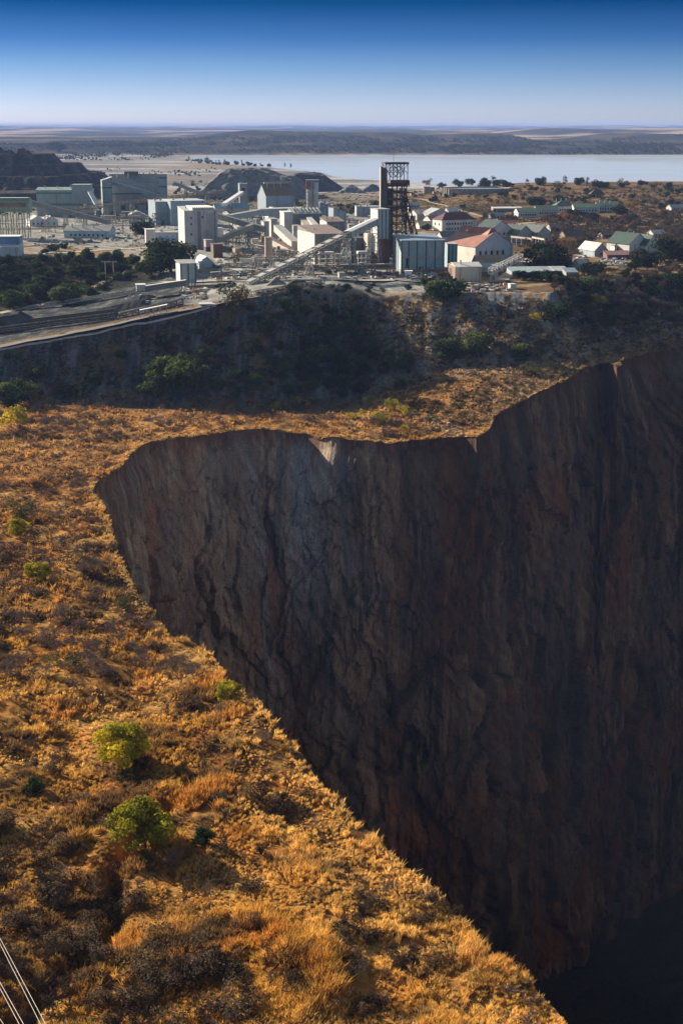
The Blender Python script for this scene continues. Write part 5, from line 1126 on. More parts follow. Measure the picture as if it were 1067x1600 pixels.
heap('gravel_mound', 'low grey gravel mounds beyond the tall concrete shaft, left one', 526, 572, 302, 288, 60, (.22, .22, .21), (.13, .14, .15), 21, .5, slope=.5)
heap('gravel_mound', 'darker low gravel mound right of its pale neighbour', 562, 604, 300, 284, 60, (.12, .13, .14), (.2, .2, .19), 23, .5, slope=.5)
heap('slag_heap', 'dark slag heap beside the track at the left edge', -40, 60, 524, 489, 24, (.055, .062, .068), (.10, .105, .11), 31, .7, rough=.35, slope=.8, z=-21)
heap('slag_heap', 'long dark grey slag heap between the left road and the track', 98, 240, 500, 474, 30, (.055, .06, .066), (.12, .125, .13), 33, .4, rough=.5, slope=.6, z=-15)
heap('gravel_cone', 'pale gravel cone under the main conveyor trestle', 414, 446, 446, 430, 14, (.24, .245, .225), (.18, .185, .17), 35, .8, rough=.2, slope=.7)
heap('gravel_cone', 'dark gravel pile right of the pale cone in the yard', 446, 484, 446, 433, 14, (.06, .065, .07), (.10, .105, .10), 37, .8, rough=.3, slope=.6)
heap('gravel_cone', 'low dark gravel pile beside the silver transfer station', 330, 372, 450, 443, 16, (.07, .075, .08), (.13, .135, .13), 39, .6, rough=.4, slope=.5)
# ================================================================ vegetation
def leaf_mat(name, tr=.3, var=1):
    m, t, b = node_mat(name); at = N(t, 'ShaderNodeAttribute', attribute_name='Col').outputs['Color']
    oi = N(t, 'ShaderNodeObjectInfo').outputs['Random']; c = mixc(t, at, ramp(t, oi, [(0, (.7, .72, .75)), (.5, (1, 1, 1)), (1, (1.25, 1.12, .9))]), 1, 'MULTIPLY')
    d = N(t, 'ShaderNodeBsdfDiffuse'); q = N(t, 'ShaderNodeBsdfTranslucent'); mx = N(t, 'ShaderNodeMixShader'); mx.inputs[0].default_value = tr
    t.links.new(c, d.inputs[0]); t.links.new(c, q.inputs[0]); t.links.new(d.outputs[0], mx.inputs[1]); t.links.new(q.outputs[0], mx.inputs[2]); t.links.new(mx.outputs[0], t.nodes['Material Output'].inputs[0]); return m
LM = leaf_mat('leaves'); TW = leaf_mat('twigs', .05); BK = M((.10, .075, .055), .3, .95)
def leaf_cloud(nclump, per, leaf, seed, cols, shape=(1, 1, .7), h0=.35, csize=.34):
    """unit crown: width 2, clumps of leaf quads spread through an uneven volume, base of crown at h0"""
    r = np.random.default_rng(seed); V = []; C = []
    cen = r.normal(0, 1, (nclump, 3)); cen /= np.linalg.norm(cen, axis=1)[:, None]; cen *= (r.uniform(.25, 1, nclump)**.5)[:, None]*.78
    cen[:, 0] *= shape[0]; cen[:, 1] *= shape[1]; cen[:, 2] = cen[:, 2]*shape[2]+h0+shape[2]*.85
    for k in range(nclump):
        rad = csize*r.uniform(.55, 1.15); n = int(per*(rad/csize)**2); d = r.normal(0, 1, (n, 3)); d /= np.linalg.norm(d, axis=1)[:, None]
        p = cen[k]+d*(rad*r.uniform(.55, 1.0, n)[:, None])*np.array([1, 1, .8]); nn = d+r.normal(0, .6, (n, 3)); nn /= np.linalg.norm(nn, axis=1)[:, None]
        u = np.cross(nn, r.normal(0, 1, (n, 3))); u /= np.linalg.norm(u, axis=1)[:, None]+1e-6; v = np.cross(nn, u); s = leaf*r.uniform(.6, 1.4, n)[:, None]
        V.append(np.stack([p-u*s, p-v*s*.6, p+u*s, p+v*s*.6], 1)); c = np.array(cols[r.integers(0, len(cols))])*r.uniform(.75, 1.2); C.append(np.repeat(c[None]*r.uniform(.8, 1.2, (n, 1)), 4, 0))
    V = np.concatenate(V).reshape(-1, 3); return V, np.arange(len(V)).reshape(-1, 4), np.concatenate(C)
def twigs(seed, depth=5, h=1.0, w=.03, col=(.20, .16, .14), spread=.75, fan=3, grav=0.0):
    """leafless shrub about 2 wide and h high, ribbons"""
    r = random.Random(seed); V = []; Fc = []; Cc = []
    def rib(a, b, wa, wb):
        d = (b-a); 
        if d.length < 1e-5: return
        u = d.cross(Vector((r.uniform(-1, 1), r.uniform(-1, 1), r.uniform(-.3, .3)))); 
        if u.length < 1e-6: return
        u.normalize(); i = len(V); V.extend([a-u*wa/2, a+u*wa/2, b+u*wb/2, b-u*wb/2]); Fc.append((i, i+1, i+2, i+3)); k = r.uniform(.7, 1.3); Cc.extend([[q*k for q in col]]*4)
    def grow(p, d, L, wd, k):
        m = p+d*L*.5+Vector((r.gauss(0, .06), r.gauss(0, .06), r.gauss(0, .05)))*L*2; q = m+(d+Vector((r.gauss(0, .25), r.gauss(0, .25), r.gauss(0, .2)))).normalized()*L*.5
        rib(p, m, wd, wd*.85); rib(m, q, wd*.85, wd*.65)
        if k == 0: return
        for i in range(fan if k > 1 else fan+1):
            nd = (d+Vector((r.gauss(0, spread), r.gauss(0, spread), r.gauss(0, spread*.7)+.12-grav))).normalized(); grow(q if i else m, nd, L*r.uniform(.6, .84), wd*.76, k-1)
    for s in range(r.choice((2, 3, 4))):
        a = r.uniform(0, 6.28); grow(Vector((math.cos(a)*.08, math.sin(a)*.08, -.08)), Vector((math.cos(a)*.55, math.sin(a)*.55, 1)).normalized(), h*.36, w, depth-1)
    return np.array([tuple(v) for v in V]), np.array(Fc), np.array(Cc)
def leafm(name, *a, **k): V, Fc, C = leaf_cloud(*a, **k); return mesh_np(name, V, Fc, LM, C)
def twigm(name, *a, **k): V, Fc, C = twigs(*a, **k); return mesh_np(name, V, Fc, TW, C)
def trunkm(seed, h=.6, r0=.055):
    rr = random.Random(seed); mb = MB(); p = Vector((0, 0, -.12)); q = Vector((rr.uniform(-.05, .05), rr.uniform(-.05, .05), h*.5)); mb.tube(p, q, r0, 7, r0*.75)
    for k in range(5):
        a = k*1.256+rr.uniform(-.4, .4); e = Vector((math.cos(a)*.5, math.sin(a)*.5, h*1.25)); m = q.lerp(e, .5)+Vector((0, 0, -.05)); mb.tube(q, m, r0*.55, 6, r0*.4); mb.tube(m, e, r0*.4, 5, r0*.15)
    me = bpy.data.meshes.new('trunk'); me.from_pydata(mb.v, [], mb.f); me.materials.append(BK); return me
YG = [(.48, .41, .03), (.55, .46, .04), (.24, .23, .03), (.40, .36, .03)]
GR = [(.060, .095, .035), (.085, .12, .045), (.045, .07, .03), (.10, .13, .05)]
DG = [(.030, .050, .026), (.045, .065, .032), (.022, .036, .020)]
OL = [(.11, .105, .045), (.085, .085, .04), (.14, .12, .055)]
OC = [(.30, .17, .05), (.24, .13, .04), (.34, .22, .08)]
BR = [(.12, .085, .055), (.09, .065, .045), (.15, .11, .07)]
TRUNKS = [trunkm(i) for i in range(4)]
def protos(name, cols, n=4, clumps=20, per=150, leaf=.07, shape=(1, 1, .62), h0=.06, seed=0, csize=.40):
    return [leafm(name, clumps, per, leaf, seed+i, cols, shape, h0, csize) for i in range(n)]
CR = {'near': protos('crown', YG, 3, 38, 300, .040, (1, 1, .80), .05, 100, .27), 'green': protos('crown', GR, 4, seed=200), 'dark': protos('crown', DG, 4, seed=300), 'yellow': protos('crown', YG, 2, 12, 100, .06, seed=400),
      'olive': protos('crown', OL, 3, 14, 100, .055, seed=500), 'ochre': protos('crown', OC, 2, 13, 90, .06, seed=600), 'bush': protos('crown', GR, 3, 10, 110, .06, (1, 1, .5), -.1, 700), 'brush': protos('crown', BR, 4, 12, 120, .05, (1, 1, .5), -.1, 800),
      'darkbush': protos('crown', DG, 3, 10, 110, .06, (1, 1, .5), -.1, 900), 'tall': protos('crown', DG, 3, 12, 90, .06, (.55, .55, 1.3), .2, 950)}
TWG = {'near': [twigm('thornbush', 10+i, 6, 1.15, .05, (.185, .145, .13), .62, 3) for i in range(6)], 'far': [twigm('bare_tree', 40+i, 6, 1.15, .09, (.165, .125, .10), .7, 3) for i in range(5)],
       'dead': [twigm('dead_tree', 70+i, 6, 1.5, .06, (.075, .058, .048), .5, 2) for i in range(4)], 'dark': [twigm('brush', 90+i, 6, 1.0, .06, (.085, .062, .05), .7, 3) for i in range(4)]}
VR = random.Random(5)
def tree(name, label, cat, px, py, wpx, kind, group=None, stretch=1.0, bush=False, loc=None):
    """tree with trunk and crown; wpx = crown width in picture pixels"""
    p = loc or G(px, py); s = mpp(p)*wpx/2*1.28; root = empty(name, p, VR.uniform(0, 6.28)); tag(root, label, cat, group)
    k = VR.randrange(len(CR[kind])); c = link('crown', CR[kind][k], root); c.scale = (s, s, s*stretch)
    if not bush: t = link('trunk', TRUNKS[VR.randrange(4)], root); t.scale = (s, s, s*stretch)
    return root
def plant(mesh, name, label, cat, loc, s, group, rz=None, sz=1.0):
    o = link(name, mesh); o.location = loc; o.rotation_euler = (VR.uniform(-.08, .08), VR.uniform(-.08, .08), VR.uniform(0, 6.28)); q = s*VR.uniform(.9, 1.1); o.scale = (q, q, q*sz*VR.uniform(.85, 1.15)); return tag(o, label, cat, group)
LMK = [(150, 720, 'near the top left corner of the cliff'), (0, 690, 'at the left edge below the embankment'), (30, 850, 'around the small yellow green bushes'), (100, 1000, 'around the pair of olive bushes'), (270, 1000, 'at the bend of the pit rim'), (350, 1090, 'around the low green rim bush'), (180, 1180, 'around the upper big green tree'), (225, 1320, 'around the lower big green tree'), (30, 1420, 'above the power lines'), (400, 1350, 'right of the lower big green tree'), (500, 1250, 'along the middle of the rim'), (680, 1450, 'along the lowest part of the rim'), (430, 1560, 'at the bottom centre'), (150, 1560, 'right of the power lines'), (0, 1180, 'at the left edge beside the upper tree'), (60, 1340, 'at the left level with the lower tree'), (130, 1420, 'between the left edge and the gully'), (60, 1500, 'just above the power lines'), (200, 1480, 'just left of the dark gully'), (250, 1400, 'on the upper end of the gully'), (300, 1450, 'right of the dark gully'), (250, 1570, 'at the bottom below the gully'), (340, 1530, 'right of the gully near the bottom'), (90, 1100, 'left of the upper big green tree'), (70, 960, 'below the small yellow green tree'), (180, 900, 'beside the steep left corner of the cliff'), (240, 1080, 'between the olive bushes and the rim'),
       (60, 630, 'at the foot of the left embankment'), (330, 650, 'above the pale cliff face'), (500, 655, 'above the dark centre of the cliff'), (640, 670, 'left of the rim notch'), (270, 590, 'around the big embankment tree'), (100, 570, 'below the pale kerb wall'), (370, 500, 'below the kiosk'), (450, 500, 'below the main conveyor foot'), (480, 600, 'deep in the shaded gully'), (560, 530, 'on the right side of the shaded gully'), (560, 445, 'below the brick transfer tower'), (650, 450, 'below the biggest striped hall'), (700, 500, 'under the beige warehouse'), (620, 570, 'around the round spoil slope tree'), (740, 560, 'around the three trees'), (850, 500, 'on the front of the spoil terrace'), (850, 580, 'above the slanting right rim'), (960, 540, 'at the lit cleft in the rim'), (1050, 510, 'at the right edge above the rim'), (930, 460, 'around the light green gully tree'), (1050, 440, 'at the right edge below the town'), (30, 430, 'in the left part of the hollow'), (120, 420, 'in the middle of the hollow'), (200, 415, 'below the white portal building'), (100, 465, 'around the round bright tree'),
       (730, 335, 'near the maroon roofed house'), (830, 370, 'near the dark green roofs'), (880, 355, 'below the green roofed compound'), (960, 360, 'right of the compound'), (1050, 350, 'at the right edge of the town'), (1000, 400, 'near the green gabled halls'), (890, 395, 'near the ochre tree'), (780, 310, 'below the wide reservoir'), (700, 310, 'left of the wide reservoir'), (870, 305, 'between reservoir and thatched hut'), (940, 305, 'around the thatched hut'), (1040, 300, 'right of the thatched hut'), (120, 365, 'by the long pale blue shed'), (300, 400, 'by the tall white block'), (450, 420, 'by the yard conveyors'), (480, 340, 'by the pair of tall silos'), (300, 290, 'left of the big ore stockpile'), (580, 325, 'beyond the concrete shaft')]
# --- single trees on the near slope
tree('green_tree', 'bright yellow green round tree on the golden slope, upper of the two biggest', 'tree', 188, 1200, 82, 'near')
tree('green_tree', 'bright yellow green round tree on the golden slope, lower of the two biggest', 'tree', 226, 1330, 96, 'near')
for px, py, w_, lb, k in ((358, 1099, 42, 'low bright green bush close to the pit edge', 'near'), (60, 912, 40, 'small yellow green tree among grey thornbushes, left of the deep cliff', 'near'), (30, 840, 34, 'small yellow green bush near the left edge, above another', 'near'), (56, 1238, 30, 'small dark green bush left of and below the upper big green tree', 'green'),
    (22, 668, 44, 'spreading yellow green tree at the left edge below the dark embankment', 'yellow'), (82, 1040, 32, 'dull olive bush, left one of a pair on the slope', 'olive'), (116, 1045, 34, 'dull olive bush, right one of a pair on the slope', 'olive'), (320, 1318, 34, 'flat dark green bush in the shadow right of the lower big tree', 'green'), (195, 1225, 30, 'grey green shrub under the upper big green tree', 'olive'), (30, 808, 44, 'dusty olive thicket at the left edge high on the slope', 'olive'), (232, 1350, 26, 'small olive shrub at the foot of the lower big tree', 'olive'), (285, 1210, 24, 'small grey green shrub in the shadow of the upper tree', 'olive'), (205, 958, 44, 'pale olive shrub near the bend of the pit rim', 'olive')):
    tree('green_bush', lb, 'bush', px, py, w_, k, bush=True)
# --- embankment and gully
for px, py, w_, lb, k in ((272, 606, 84, 'big green tree halfway along the foot of the dark embankment', 'green'), (245, 618, 44, 'smaller green tree left of the big one at the embankment foot', 'green'), (20, 632, 62, 'green tree clump at the left edge under the dark embankment', 'green'), (370, 592, 24, 'lone small green tree on the dark embankment slope', 'green'), (105, 476, 50, 'round bright green tree in the dark hollow left of the track', 'green'),
    (58, 468, 40, 'green tree in the hollow left of the round bright one', 'green'), (22, 482, 44, 'green tree at the left edge beside the slag heap', 'green'), (366, 477, 52, 'round green tree on the crest beside the kiosk', 'olive'), (458, 458, 24, 'small dark round tree on the crest under the main conveyor', 'green'), (620, 578, 50, 'round green tree at the foot of the right spoil slope', 'green'), (700, 558, 46, 'green tree, leftmost of three under the spoil terrace', 'green'), (745, 552, 50, 'bigger green tree in the middle of three under the spoil terrace', 'green'), (814, 560, 36, 'green tree, rightmost of three under the spoil terrace', 'green'), (825, 585, 30, 'dull green bush below the rightmost of the three trees', 'olive'),
    (694, 470, 58, 'big round dark green tree on the crest before the beige warehouse', 'green'), (668, 447, 22, 'small dark bush just left of the beige warehouse', 'dark'), (922, 456, 36, 'light green round tree in the right gully', 'green'), (936, 476, 26, 'smaller light green tree below its neighbour in the right gully', 'yellow'), (870, 500, 44, 'dark low tree on the spoil terrace front', 'dark'), (834, 500, 18, 'small yellow green bush left of the dark low tree', 'yellow')):
    tree('green_tree', lb, 'tree', px, py, w_, k, stretch=.9)
for px, py, w_ in ((575, 632, 20), (548, 655, 16), (586, 655, 18), (600, 660, 20), (613, 640, 26), (556, 640, 14), (470, 630, 14), (480, 633, 12), (566, 650, 14), (635, 648, 18), (632, 672, 14), (625, 605, 16), (515, 605, 16), (88, 548, 14), (430, 640, 16), (12, 560, 10), (150, 600, 26), (190, 560, 18), (320, 560, 22), (420, 520, 26), (400, 600, 24), (450, 580, 30), (500, 560, 34), (520, 520, 28), (340, 610, 24), (60, 590, 26), (110, 620, 22)):
    tree('green_bush', 'fresh green bush '+min(LMK, key=lambda l: (l[0]-px)**2+(1.4*(l[1]-py))**2)[2], 'bush', px, py, w_, 'yellow' if py > 626 else 'green', 'small green bushes along the embankment foot', bush=True)
# --- works and town
for px, py, w_, lb, k in ((268, 425, 82, 'very big round dark green tree left of the silver transfer station', 'green'), (235, 430, 40, 'green bush clump on the bank left of the very big round tree', 'green'), (224, 366, 32, 'dark green tree before the blue gantry crane', 'dark'), (85, 392, 18, 'narrow dark tree on the bare ground by the left road', 'dark'), (101, 388, 14, 'small round dark tree right of the narrow one', 'dark'), (73, 396, 13, 'small dark bush left of the narrow tree', 'dark'), (850, 418, 60, 'big dark green tree cluster right of the lattice boom', 'dark'), (880, 416, 32, 'dark green tree adjoining the right side of the big cluster', 'dark'), (926, 430, 34, 'dark green tree in the middle of the scrap yard', 'dark'), (1006, 416, 42, 'round dark green tree at the right end of the scrap yard', 'dark'), (1045, 408, 60, 'very large dark green tree at the right edge of the town', 'dark'), (1060, 450, 44, 'dark green tree on the right edge above the gully', 'dark'), (815, 438, 26, 'round tree, leftmost of three before the low blue sheds', 'dark'), (838, 438, 26, 'round tree, middle one of three before the low blue sheds', 'dark'), (862, 440, 30, 'round tree, rightmost of three before the low blue sheds', 'dark'),
    (886, 388, 30, 'ochre autumn tree behind the scrap yard', 'ochre'), (828, 398, 22, 'ochre autumn tree left of the big dark cluster', 'ochre'), (812, 402, 20, 'dull yellow bush by the end of the lattice boom', 'olive'), (736, 372, 18, 'yellow bush before the maroon roofed house', 'ochre'), (758, 374, 18, 'yellow bush beside the dark green gabled house', 'yellow'), (878, 344, 22, 'orange brown tree in front of the green roofed compound', 'ochre'), (893, 343, 26, 'dark tree before the middle of the green roofed compound', 'dark'), (914, 342, 18, 'dark tree right of another before the compound', 'dark'), (927, 342, 16, 'small round dark tree before the right part of the compound', 'dark'), (968, 335, 24, 'dark tree at the right end of the green roofed compound', 'dark'), (838, 323, 26, 'round dark tree above the left end of the compound', 'dark'), (984, 327, 22, 'bright yellow flowering tree right of the compound', 'ochre'), (984, 346, 18, 'low dark bush on the open ground right of the compound', 'dark'), (723, 325, 10, 'small dark tree between the road and the reservoir', 'dark'), (864, 357, 14, 'bright green bush among bare trees below the compound', 'yellow'), (666, 360, 16, 'dark tree between headgear and the maroon roofed house', 'dark'), (690, 435, 20, 'small ochre bush at the corner of the beige warehouse', 'ochre'), (374, 411, 30, 'flat topped acacia in the yard between cement silo and crusher house', 'olive'), (90, 237, 26, 'dense dark tree clump far off beyond the tailings dump', 'dark')):
    tree('tree', lb, 'tree', px, py, w_, k, stretch=.8)
for px, w_, k in ((716, 16, 'dark'), (734, 14, 'dark'), (757, 20, 'dark'), (770, 12, 'tall'), (789, 18, 'dark'), (823, 10, 'tall'), (844, 16, 'dark'), (870, 16, 'olive'), (882, 12, 'tall'), (903, 16, 'dark'), (916, 10, 'tall'), (932, 16, 'dark'), (945, 12, 'dark'), (972, 18, 'olive'), (1000, 10, 'dark'), (850, 10, 'tall'), (776, 14, 'dark'), (668, 14, 'olive'), (690, 12, 'dark'), (1020, 14, 'olive'), (1044, 12, 'dark')):
    tree('ridge_tree', 'dark tree standing on the ridge in front of the lake', 'tree', px, VR.uniform(289, 295), w_, k, 'trees along the ridge before the lake')
def in_poly(px, py, poly):
    ins = np.zeros(len(px), bool); n = len(poly)
    for i in range(n):
        (a, b), (c, d) = poly[i], poly[(i+1) % n]
        if b == d: continue
        m = (b > py) != (d > py); ins ^= m & (px < (c-a)*(py-b)/(d-b)+a)
    return ins
vr = np.random.default_rng(77)
def spots(poly, n, mindist=0, thr=None, sc=12, seed=0, pit=True, avoid=()):
    P = np.array(poly, float); out = []; tries = 0
    px = vr.uniform(P[:, 0].min(), P[:, 0].max(), n*30); py = vr.uniform(P[:, 1].min(), P[:, 1].max(), n*30); m = in_poly(px, py, poly)
    for ax0, ax1, ay0, ay1 in avoid: m &= ~((px > ax0) & (px < ax1) & (py > ay0) & (py < ay1))
    px, py = px[m], py[m]; x, y, z = GA(px, py); k = np.ones(len(x), bool)
    if pit: k &= ~in_pit(x, y)
    if thr is not None: k &= fbm(x/sc+seed, y/sc, 3) > thr
    for i in np.where(k)[0]:
        if len(out) >= n: break
        if mindist and out and min((x[i]-o[0])**2+(y[i]-o[1])**2 for o in out) < mindist**2: continue
        out.append((x[i], y[i], z[i]-.05))
    return out
def proj(p):
    x, y, z = p; z -= CZ; d = y*cp-z*spn; return CX+F*x/d, CY-F*(y*spn+z*cp)/d
def mass(name, label, cat, group, poly, n, meshes, smin, smax, sz=1.0, **k):
    for q in spots(poly, n, **k):
        s = VR.uniform(smin, smax); f = (s-smin)/(smax-smin); X, Y = proj(q); w_ = min(LMK, key=lambda l: (l[0]-X)**2+(1.4*(l[1]-Y))**2)[2]
        lb = ('small ', 'middling ', 'large ')[min(2, int(f*3))]+label+' '+w_
        plant(meshes[VR.randrange(len(meshes))], name, lb, cat, q, s, group, sz=sz)
NEAR = [(-120, 640), (210, 640), (200, 700), (150, 760), (190, 900), (260, 990), (335, 1030), (440, 1150), (560, 1290), (700, 1420), (860, 1590), (860, 1700), (-120, 1700)]
big = ((140, 240, 1120, 1230), (165, 300, 1230, 1350))
mass('thornbush', 'leafless thornbush', 'thornbush', 'thornbushes on the upper golden slope', [(-60, 650), (210, 650), (195, 700), (150, 760), (190, 900), (260, 990), (330, 1060), (-60, 1060)], 215, TWG['near'], 1.8, 3.6, thr=-.05, sc=18, mindist=1.5, sz=.72)
mass('thornbush', 'grey thornbush', 'thornbush', 'thornbushes on the lower golden slope', [(-60, 1060), (330, 1060), (440, 1150), (560, 1290), (700, 1420), (860, 1590), (860, 1680), (-60, 1680)], 62, TWG['near'], 1.1, 2.0, thr=-.1, sc=15, mindist=2, avoid=big)
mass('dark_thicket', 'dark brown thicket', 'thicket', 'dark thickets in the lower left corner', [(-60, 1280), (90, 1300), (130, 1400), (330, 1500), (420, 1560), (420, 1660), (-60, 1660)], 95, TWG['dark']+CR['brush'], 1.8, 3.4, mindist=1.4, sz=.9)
mass('brown_brush', 'dull brown brush clump', 'brush', 'brown brush clumps on the golden slope', NEAR, 230, CR['brush']+TWG['dark'], .9, 2.3, thr=-.02, sc=10, seed=30, avoid=big)
mass('dead_tree', 'slender dark leafless tree', 'tree', 'slender dead trees on the golden slope', [(60, 1000), (300, 1040), (620, 1390), (800, 1580), (250, 1600)], 24, TWG['dead'], 2.2, 3.4, mindist=5, avoid=big)
mass('rim_shrub', 'leafless shrub on the very rim', 'shrub', 'leafless shrubs on the pit rim', [(330, 1020), (350, 1030), (480, 1170), (600, 1310), (860, 1560), (850, 1600), (560, 1310), (420, 1150)], 16, TWG['near'], .8, 1.3)
mass('bare_shrub', 'purplish grey leafless shrub', 'shrub', 'thornbushes on the bench above the back wall', [(0, 618), (300, 632), (560, 632), (690, 680), (600, 680), (380, 660), (200, 690), (0, 690)], 170, TWG['near'], 1.7, 3.2, thr=-.15, sc=14, mindist=1.5, sz=.8)
mass('embankment_brush', 'dark embankment brush', 'brush', 'dark brush on the shaded embankment', [(-20, 560), (200, 520), (350, 485), (450, 465), (600, 470), (600, 600), (500, 632), (200, 625), (-20, 615)], 230, CR['darkbush']+CR['brush']+TWG['dark'], 1.4, 3.4, thr=-.02, sc=16, seed=9)
mass('gully_tree', 'dark green gully tree', 'tree', 'dark green trees in the shaded gully', [(440, 470), (500, 480), (560, 500), (600, 560), (560, 620), (440, 620), (420, 560), (470, 520)], 70, CR['green']+CR['dark'], 2.6, 5.0, mindist=3)
mass('crest_bush', 'dark green crest bush', 'bush', 'bushes along the crest below the works', [(470, 452), (560, 440), (700, 444), (700, 466), (560, 470), (480, 470)], 46, CR['darkbush']+CR['bush'], 1.2, 2.8)
mass('spoil_bush', 'dull spoil slope bush', 'bush', 'bushes on the spoil slope', [(600, 480), (860, 470), (900, 520), (860, 560), (620, 590), (560, 520)], 120, CR['olive']+CR['brush']+CR['darkbush'], .8, 2.2, thr=-.1)
mass('slope_brush', 'dull brown slope brush', 'brush', 'brown brush on the right hand slope', [(600, 600), (860, 560), (1100, 470), (1100, 535), (950, 560), (840, 605), (760, 660), (680, 675)], 200, CR['brush']+CR['olive']+TWG['dark']+CR['brush'], .8, 2.4, thr=-.15)
mass('slope_tree', 'grey leafless tree', 'tree', 'leafless trees in the right hand gully', [(860, 440), (1100, 420), (1100, 500), (920, 540), (880, 500)], 150, TWG['far']+TWG['dark'], 2.4, 4.4, mindist=1.5)
mass('gully_bush', 'dark green bush', 'bush', 'dark bushes on the right hand gully side', [(860, 430), (1100, 400), (1100, 500), (920, 520), (880, 470)], 90, CR['dark']+CR['olive']+CR['darkbush'], 2.4, 4.6)
mass('hollow_tree', 'dark green hollow tree', 'tree', 'dark trees in the shaded left hollow', [(-40, 404), (130, 402), (205, 404), (215, 425), (160, 460), (100, 470), (-40, 478)], 105, CR['dark']+CR['green']+CR['darkbush'], 2.4, 5, mindist=2.5)
AV = ((596, 700, 395, 440), (700, 806, 362, 436), (760, 860, 348, 380), (925, 1030, 372, 402), (890, 1010, 398, 425), (672, 750, 335, 365), (806, 970, 322, 341), (694, 804, 285, 306))
mass('bare_tree', 'leafless grey brown tree', 'tree', 'leafless trees among the town houses', [(690, 330), (800, 340), (1100, 335), (1100, 405), (900, 402), (830, 392), (760, 348), (690, 345)], 298, TWG['far']+TWG['dark'], 3.2, 6.2, mindist=2.5, avoid=AV)
mass('low_tree', 'leafless low tree', 'tree', 'leafless trees below the ridge', [(740, 306), (1100, 300), (1100, 335), (970, 336), (800, 322), (740, 322)], 110, TWG['far']+CR['brush'], 1.8, 3.6, mindist=3, avoid=AV)
mass('veld_bush', 'dark rounded ridge bush', 'bush', 'dark bushes dotted over the ridge', [(640, 296), (1100, 286), (1100, 330), (850, 318), (640, 322)], 190, CR['dark']+CR['olive']+CR['darkbush'], 1.4, 4.2, thr=-.1, sc=60)
mass('yard_bush', 'bush growing', 'bush', 'small bushes within the works', [(60, 340), (560, 330), (580, 345), (560, 440), (330, 430), (240, 380), (60, 400)], 60, CR['olive']+CR['darkbush']+CR['bush'], 1.0, 2.4, pit=False)
mass('flat_bush', 'green scrubland bush', 'bush', 'green bushes on the scrubland beyond the works', [(270, 282), (340, 284), (330, 300), (540, 322), (620, 306), (620, 330), (540, 338), (270, 305)], 150, CR['green']+CR['olive']+CR['darkbush'], 2, 4.2)
mass('shore_tree', 'dark tree standing in the lake edge,', 'tree', 'trees in the shallow edge of the lake', [(290, 251), (410, 258), (460, 264), (410, 262), (290, 255)], 46, CR['dark']+CR['tall'], 3.5, 6, pit=False)
def far_stuff():
    """far woods that read as one mass"""
    r = np.random.default_rng(2); Vs = []; Cs = []; 
    zones = [((-1300, 2600, 4450, 5600), 9000, 6.5), ((-1900, -500, 3700, 4500), 1500, 7), ((300, 2500, 4420, 4800), 3500, 6), ((-900, -250, 1500, 3000), 500, 5), ((-700, -100, 1250, 1700), 700, 3.5)]
    for (x0, x1, y0, y1), n, s in zones:
        x = r.uniform(x0, x1, n); y = r.uniform(y0, y1, n); k = fbm(x/260, y/420, 3) > -.08; x, y = x[k], y[k]; z = hgt(x, y); k = z > -11.9; x, y, z = x[k], y[k], z[k]
        V0, F0, C0 = leaf_cloud(4, 7, .32, 5, DG+OL, (1, 1, .5), 0, .4)
        sc = s*r.uniform(.5, 1.3, len(x)); V = V0[None]*sc[:, None, None]+np.c_[x, y, z][:, None, :]; Vs.append(V.reshape(-1, 3)); Cs.append(np.tile(C0, (len(x), 1))*1.0)
    V = np.concatenate(Vs); me = mesh_np('far_woods', V, np.arange(len(V)).reshape(-1, 4), LM, np.concatenate(Cs)); tag(link('far_woods', me), kind='stuff')
far_stuff()

def scrub(name, zones, seed):
    """ground cover nobody could count: many small clumps in one mesh"""
    r = np.random.default_rng(seed); Vs = []; Cs = []
    for poly, n, s0, s1, cols, thr, emb in zones:
        P = np.array(poly, float); px = r.uniform(P[:, 0].min(), P[:, 0].max(), n*3); py = r.uniform(P[:, 1].min(), P[:, 1].max(), n*3); m = in_poly(px, py, poly); x, y, z = GA(px[m], py[m])
        k = ~in_pit(x, y) & (fbm(x/9+seed, y/12, 3) > thr); X_, Y_ = px[m], py[m]
        for a0, a1, b0, b1 in emb: k &= ~((X_ > a0) & (X_ < a1) & (Y_ > b0) & (Y_ < b1))
        x, y, z = x[k][:n], y[k][:n], z[k][:n]
        V0, F0, C0 = leaf_cloud(4, 8, .20, seed, [(1, 1, 1)], (1, 1, .5), -.15, .45)
        sc = r.uniform(s0, s1, len(x)); an = r.uniform(0, 6.28, len(x)); ca, sa = np.cos(an)[:, None], np.sin(an)[:, None]
        X = V0[None, :, 0]*ca-V0[None, :, 1]*sa; Y = V0[None, :, 0]*sa+V0[None, :, 1]*ca; V = np.stack([X, Y, np.broadcast_to(V0[None, :, 2], X.shape)], 2)*sc[:, None, None]+np.c_[x, y, z][:, None, :]
        cc = np.array(cols)[r.integers(0, len(cols), len(x))]*r.uniform(.7, 1.25, (len(x), 1)); Vs.append(V.reshape(-1, 3)); Cs.append((cc[:, None, :]*C0[None]).reshape(-1, 3))
    V = np.concatenate(Vs); tag(link(name, mesh_np(name, V, np.arange(len(V)).reshape(-1, 4), LM, np.concatenate(Cs))), kind='stuff')
DRY = [(.20, .13, .065), (.14, .095, .055), (.26, .17, .08)]
